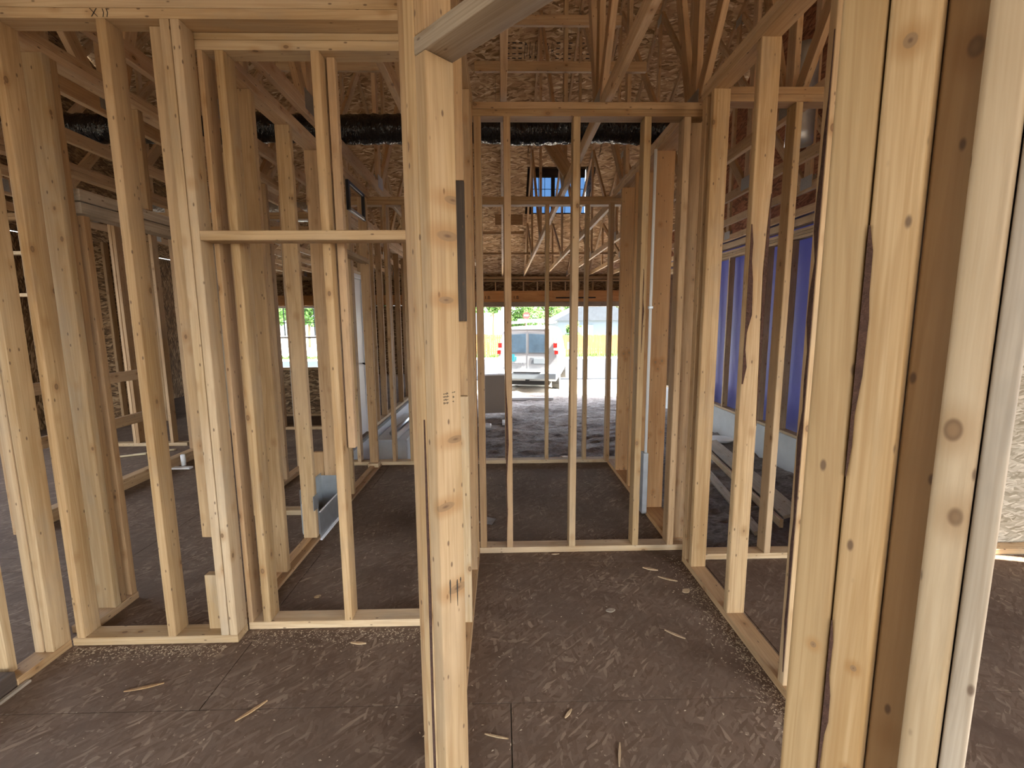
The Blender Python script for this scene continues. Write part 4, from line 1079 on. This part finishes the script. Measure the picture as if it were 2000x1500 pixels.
for x in (-4, -2.5, -1, .5, 2): board('stake', nt_, (x, x+.05), (31.535, 31.58), (-1.02, .1), 'fence')
def blades(name, x0, x1, y0, y1, z, cnt, h, seed):
    r = random.Random(seed); V = []; F = []
    for _ in range(cnt):
        x, y = r.uniform(x0, x1), r.uniform(y0, y1); a = r.uniform(0, PI); w = r.uniform(.02, .05); hh = h*r.uniform(.5, 1.2); b = len(V)
        dx, dy = math.cos(a)*w, math.sin(a)*w
        V += [(x-dx, y-dy, z), (x+dx, y+dy, z), (x+r.uniform(-.1, .1), y+r.uniform(-.1, .1), z+hh)]; F.append((b, b+1, b+2))
    return tag(mesh_obj(name, V, F, 'grass'), kind='stuff')
tag(blades('verge_grass', -22, 14, 31.8, 33.0, -1.02, 5000, .22, 1), 'green grass strip along the fence foot', 'grass')
def house(loc, w, dpt, wall_h, ridge, label, axis='x', mat='siding', roofm='shingle'):
    x, y, z = loc
    h = thing('house', loc, label, 'house')
    board('wall', h, (x-w/2, x+w/2), (y, y+dpt), (z, z+wall_h), mat, 'x', bev=0)
    if axis == 'x':
        V = [(x-w/2-.4, y-.5, z+wall_h), (x+w/2+.4, y-.5, z+wall_h), (x+w/2+.4, y+dpt+.5, z+wall_h), (x-w/2-.4, y+dpt+.5, z+wall_h), (x-w/2-.4, y+dpt/2, z+ridge), (x+w/2+.4, y+dpt/2, z+ridge)]
        F = [(0, 1, 5, 4), (2, 3, 4, 5), (0, 4, 3), (1, 2, 5), (0, 3, 2, 1)]
    else:
        V = [(x-w/2-.4, y-.4, z+wall_h), (x+w/2+.4, y-.4, z+wall_h), (x+w/2+.4, y+dpt+.4, z+wall_h), (x-w/2-.4, y+dpt+.4, z+wall_h), (x, y-.4, z+ridge), (x, y+dpt+.4, z+ridge)]
        F = [(0, 3, 5, 4), (1, 4, 5, 2), (0, 4, 1), (3, 2, 5), (0, 1, 2, 3)]
    mesh_obj('roof', V, F, roofm, h)
    return h
h1 = house((-8, 40, -1.1), 13, 8, 1.5, 3.35, 'low grey-shingled house behind the left fence')
h2 = house((8.6, 42, -1.1), 7, 9, 2.6, 4.6, 'blue-grey gabled house behind the right fence', 'y')
w3 = board('window_pane', h2, (6.5, 8.3), (41.95, 42.0), (.1, 1.1), 'glass_dark', 'z')
# stop sign
sg = thing('stop_sign', (2.35, 45, -1.1), 'red stop sign standing beyond the van roof', 'sign')
tube('sign_post', sg, [(2.35, 45.03, -1.1), (2.35, 45.03, 2.2)], .035, 'galv', 8)
V = []
for yy in (44.98, 45.0):
    for k in range(8): V.append((2.35+.36*math.cos(PI/8+k*PI/4), yy, 2.0+.36*math.sin(PI/8+k*PI/4)))
pn = mesh_obj('sign_plate', V, [tuple(range(8)), tuple(range(15, 7, -1))]+[(i, (i+1) % 8, 8+(i+1) % 8, 8+i) for i in range(8)], 'red_sign', sg)
text_mesh('lettering', 'STOP', .19, pn, (2.35, 44.975, 2.0), QF, 'paper')
# trees
def tree(name, x, y, z, h, r, label, seed, cat='tree', cnt=900, group=None):
    rn = random.Random(seed)
    t = thing(name, (x, y, z), label, cat, group)
    tube('trunk', t, [(x, y, z), (x+.1, y, z+h*.35), (x-.05, y, z+h*.7)], [.16, .12, .05], 'trunk', 8)
    V = []; F = []
    blobs = [(rn.uniform(-.6, .6)*r, rn.uniform(-.6, .6)*r, h*rn.uniform(.35, .92), r*rn.uniform(.4, .7)) for _ in range(9)]
    for _ in range(cnt):
        bx_, by_, bz_, br = rn.choice(blobs)
        u = Vector((rn.gauss(0, 1), rn.gauss(0, 1), rn.gauss(0, 1))).normalized()*br*rn.uniform(.55, 1.)
        c = Vector((x+bx_, y+by_, z+bz_))+u; s = rn.uniform(.1, .24)
        a = Vector((rn.gauss(0, 1), rn.gauss(0, 1), rn.gauss(0, 1))).normalized(); b2 = a.orthogonal().normalized(); k = len(V)
        V += [c-a*s, c+b2*s*.6, c+a*s, c-b2*s*.6]; F.append((k, k+1, k+2, k+3))
    mesh_obj('foliage', V, F, 'leaf', t)
    return t
tps = [(-15, 54, 8), (-9.2, 59, 8.5), (-4.4, 53, 6.5), (-1.2, 60, 8.5), (2.6, 53, 6), (6.4, 61, 8.5), (10.4, 66, 10), (14, 56, 7), (-25, 50, 8), (-19.5, 47, 7.5), (19.5, 58, 8)]
tn = ['tall green tree behind the low shingled house, seen through the grid window', 'broad green tree behind the shingled house', 'green tree left of the van beyond the roofs',
      'bushy green tree above the left side of the van', 'rounded green tree directly behind the stop sign', 'leafy tree between the van and the gabled house', 'tall green tree behind the gabled house',
      'green tree beyond the right fence end', 'green tree at the far left edge of the window view', 'dense green tree in the middle of the far-left window', 'green tree past the blue-grey gable']
for i, (x, y, h) in enumerate(tps): tree('broadleaf_tree', x, y, -1.1, h, 2.4, tn[i], 20+i, group='trees beyond the fence', cnt=3200)
tree('young_tree', 5.6, 36.5, -1.1, 2.9, .55, 'small young tree in front of the gabled house', 77, cnt=260)

# ================================================================= debris on the floor
def chip(p, ang, ln, w, label, mat='pine_b', h=.004, curl=.012):
    V = []; F = []; k = 7
    for i in range(k):
        t = i/(k-1)-.5; ww = w*(1-.75*abs(2*t)**1.5)/2+.0006; z = .001+curl*ln*4*t*t
        for s, hh in ((-1, 0), (-1, h), (1, h), (1, 0)): V.append((t*ln, s*ww, z+hh))
    for i in range(k-1):
        for q in range(4): F.append((i*4+q, i*4+(q+1) % 4, i*4+4+(q+1) % 4, i*4+4+q))
    F += [(0, 1, 2, 3), ((k-1)*4+3, (k-1)*4+2, (k-1)*4+1, (k-1)*4)]
    o = mesh_obj('wood_splinter', V, F, mat, None, (p[0], p[1], 0), quat=Quaternion((0, 0, 1), ang))
    return tag(o, label, 'wood splinter', 'splinters on the floor')
chip((.815, 2.006), -.7, .1, .012, 'long straight splinter in the middle of the hallway floor')
chip((-.691, 1.991), -.1, .075, .014, 'pale splinter just in front of the left bottom plate')
chip((.24, 1.573), .9, .05, .01, 'small splinter lying near the floor joint in the hallway')
chip((-.035, 1.482), -.25, .09, .006, 'thin curled splinter close to the angled jamb foot')
chip((.394, 1.40), 1.3, .09, .008, 'splinter at the bottom edge of the hallway view')
chip((.884, 2.592), -.4, .09, .02, 'splinter near the foot of the hallway end wall, right side')
chip((1.01, 2.359), .5, .05, .035, 'flat torn chip beside the hallway right plate')
chip((.33, 2.79), .05, .05, .012, 'short chip against the hallway end plate')
chip((-1.032, 2.371), .6, .035, .024, 'small pale chip on the dark floor behind the left opening')
chip((-.99, 1.62), .9, .12, .012, 'dull sliver on the near floor, left of the jamb', 'pine_d')
chip((-1.5, 1.75), .3, .14, .012, 'dull long sliver on the near-left floor', 'pine_d')
chip((.55, 2.2), .2, .05, .03, 'pale smudge of torn wood in the hallway middle', 'grey_wood')
chip((.95, 2.48), -.5, .11, .014, 'split strip beside the right plate near the end wall')
chip((-.3, 4.0), .2, .1, .02, 'loose chip on the second room floor')
# shiny scrap
V = [(-.06, -.03, .012), (.04, -.05, .004), (.07, .03, .015), (-.03, .05, .03), (0, 0, .002)]
F = [(0, 1, 4), (1, 2, 4), (2, 3, 4), (3, 0, 4)]
sc_ = mesh_obj('foil_scrap', V, F, 'galv', None, (-.13, 3.28, .001)); sc_.modifiers.new('t', 'SOLIDIFY').thickness = .001
tag(sc_, 'shiny crumpled foil scrap on the second room floor', 'scrap')
def dust(name, segs, cnt, seed, label):
    r = random.Random(seed); V = []; F = []
    for _ in range(cnt):
        (xa, ya, xb, yb, wd) = r.choice(segs); t = r.random(); e = abs(r.gauss(0, .45))*wd
        dx, dy = xb-xa, yb-ya; ln = math.hypot(dx, dy); x = xa+dx*t - dy/ln*e; y = ya+dy*t + dx/ln*e
        a = r.uniform(0, PI); s = r.uniform(.002, .007); s2 = s*r.uniform(.2, .6); k = len(V); z = r.uniform(.0008, .003)
        c, q = math.cos(a), math.sin(a)
        V += [(x+c*s, y+q*s, z), (x-q*s2, y+c*s2, z+.001), (x-c*s, y-q*s, z), (x+q*s2, y-c*s2, z+.0005)]; F.append((k, k+1, k+2, k+3))
    o = mesh_obj(name, V, F, 'sawdust'); tag(o, label, 'sawdust', kind='stuff'); return o
dust('sawdust', [(1.108, 1.3, 1.108, 2.75, .14), (1.108, 1.5, 1.108, 2.4, .1), (-.26, 2.1, -1.25, 2.1, -.12)][:2] + [(-.26, 2.09, -1.25, 2.09, .14), (-1.3, 2.0, -2.0, 2.0, .1)], 2600, 3, 'pale sawdust along the floor plates')
dust('wood_crumbs', [(-2, 1.2, 1.1, 1.2, 3.4)], 500, 8, 'scattered wood crumbs over the near floor')

# ================================================================= light, sky, camera
w = bpy.data.worlds.new('sky'); SC.world = w; w.use_nodes = True
nt = w.node_tree; nt.nodes.clear()
sky = nt.nodes.new('ShaderNodeTexSky'); sky.sky_type = 'NISHITA'; sky.sun_disc = False
sky.sun_elevation = math.radians(58); sky.sun_rotation = math.radians(106); sky.dust_density = 2.5; sky.ozone_density = .6
hs = nt.nodes.new('ShaderNodeHueSaturation'); hs.inputs['Saturation'].default_value = .45
bg = nt.nodes.new('ShaderNodeBackground'); bg.inputs[1].default_value = .42
out = nt.nodes.new('ShaderNodeOutputWorld')
nt.links.new(sky.outputs[0], hs.inputs['Color']); nt.links.new(hs.outputs[0], bg.inputs[0]); nt.links.new(bg.outputs[0], out.inputs[0])
sun = bpy.data.lights.new('sun', 'SUN'); sun.energy = 8.5; sun.angle = math.radians(.6); sun.color = (1, .95, .87)
so = bpy.data.objects.new('sun', sun); COL.objects.link(so)
az, el = math.radians(106), math.radians(52)       # from the right, slightly behind the house
sd = Vector((math.sin(az)*math.cos(el), math.cos(az)*math.cos(el), math.sin(el)))
so.rotation_euler = sd.to_track_quat('Z', 'Y').to_euler()

f = 897.27
pi_, ro, ya = [math.radians(x) for x in (7.8218, -.3929, 1.159)]
Fw = Vector((math.sin(ya)*math.cos(pi_), math.cos(ya)*math.cos(pi_), -math.sin(pi_)))
R0 = Vector((math.cos(ya), -math.sin(ya), 0)); U0 = R0.cross(Fw)
Rr = R0*math.cos(ro)+U0*math.sin(ro); Uu = -R0*math.sin(ro)+U0*math.cos(ro)
cam = bpy.data.cameras.new('camera'); co = bpy.data.objects.new('camera', cam); COL.objects.link(co)
cam.sensor_fit = 'HORIZONTAL'; cam.sensor_width = 36; cam.lens = f/2000*36; cam.clip_start = .02; cam.clip_end = 300
co.matrix_world = Matrix(((Rr.x, Uu.x, -Fw.x, 0), (Rr.y, Uu.y, -Fw.y, 0), (Rr.z, Uu.z, -Fw.z, 1.5), (0, 0, 0, 1)))
SC.camera = co
SC.view_settings.view_transform = 'Standard'; SC.view_settings.look = 'None'
SC.view_settings.exposure = 2.68; SC.view_settings.gamma = 1; SC.view_settings.use_curve_mapping = False
SC.cycles.use_denoising = True
SC.cycles.max_bounces = 10; SC.cycles.diffuse_bounces = 6; SC.cycles.transparent_max_bounces = 12
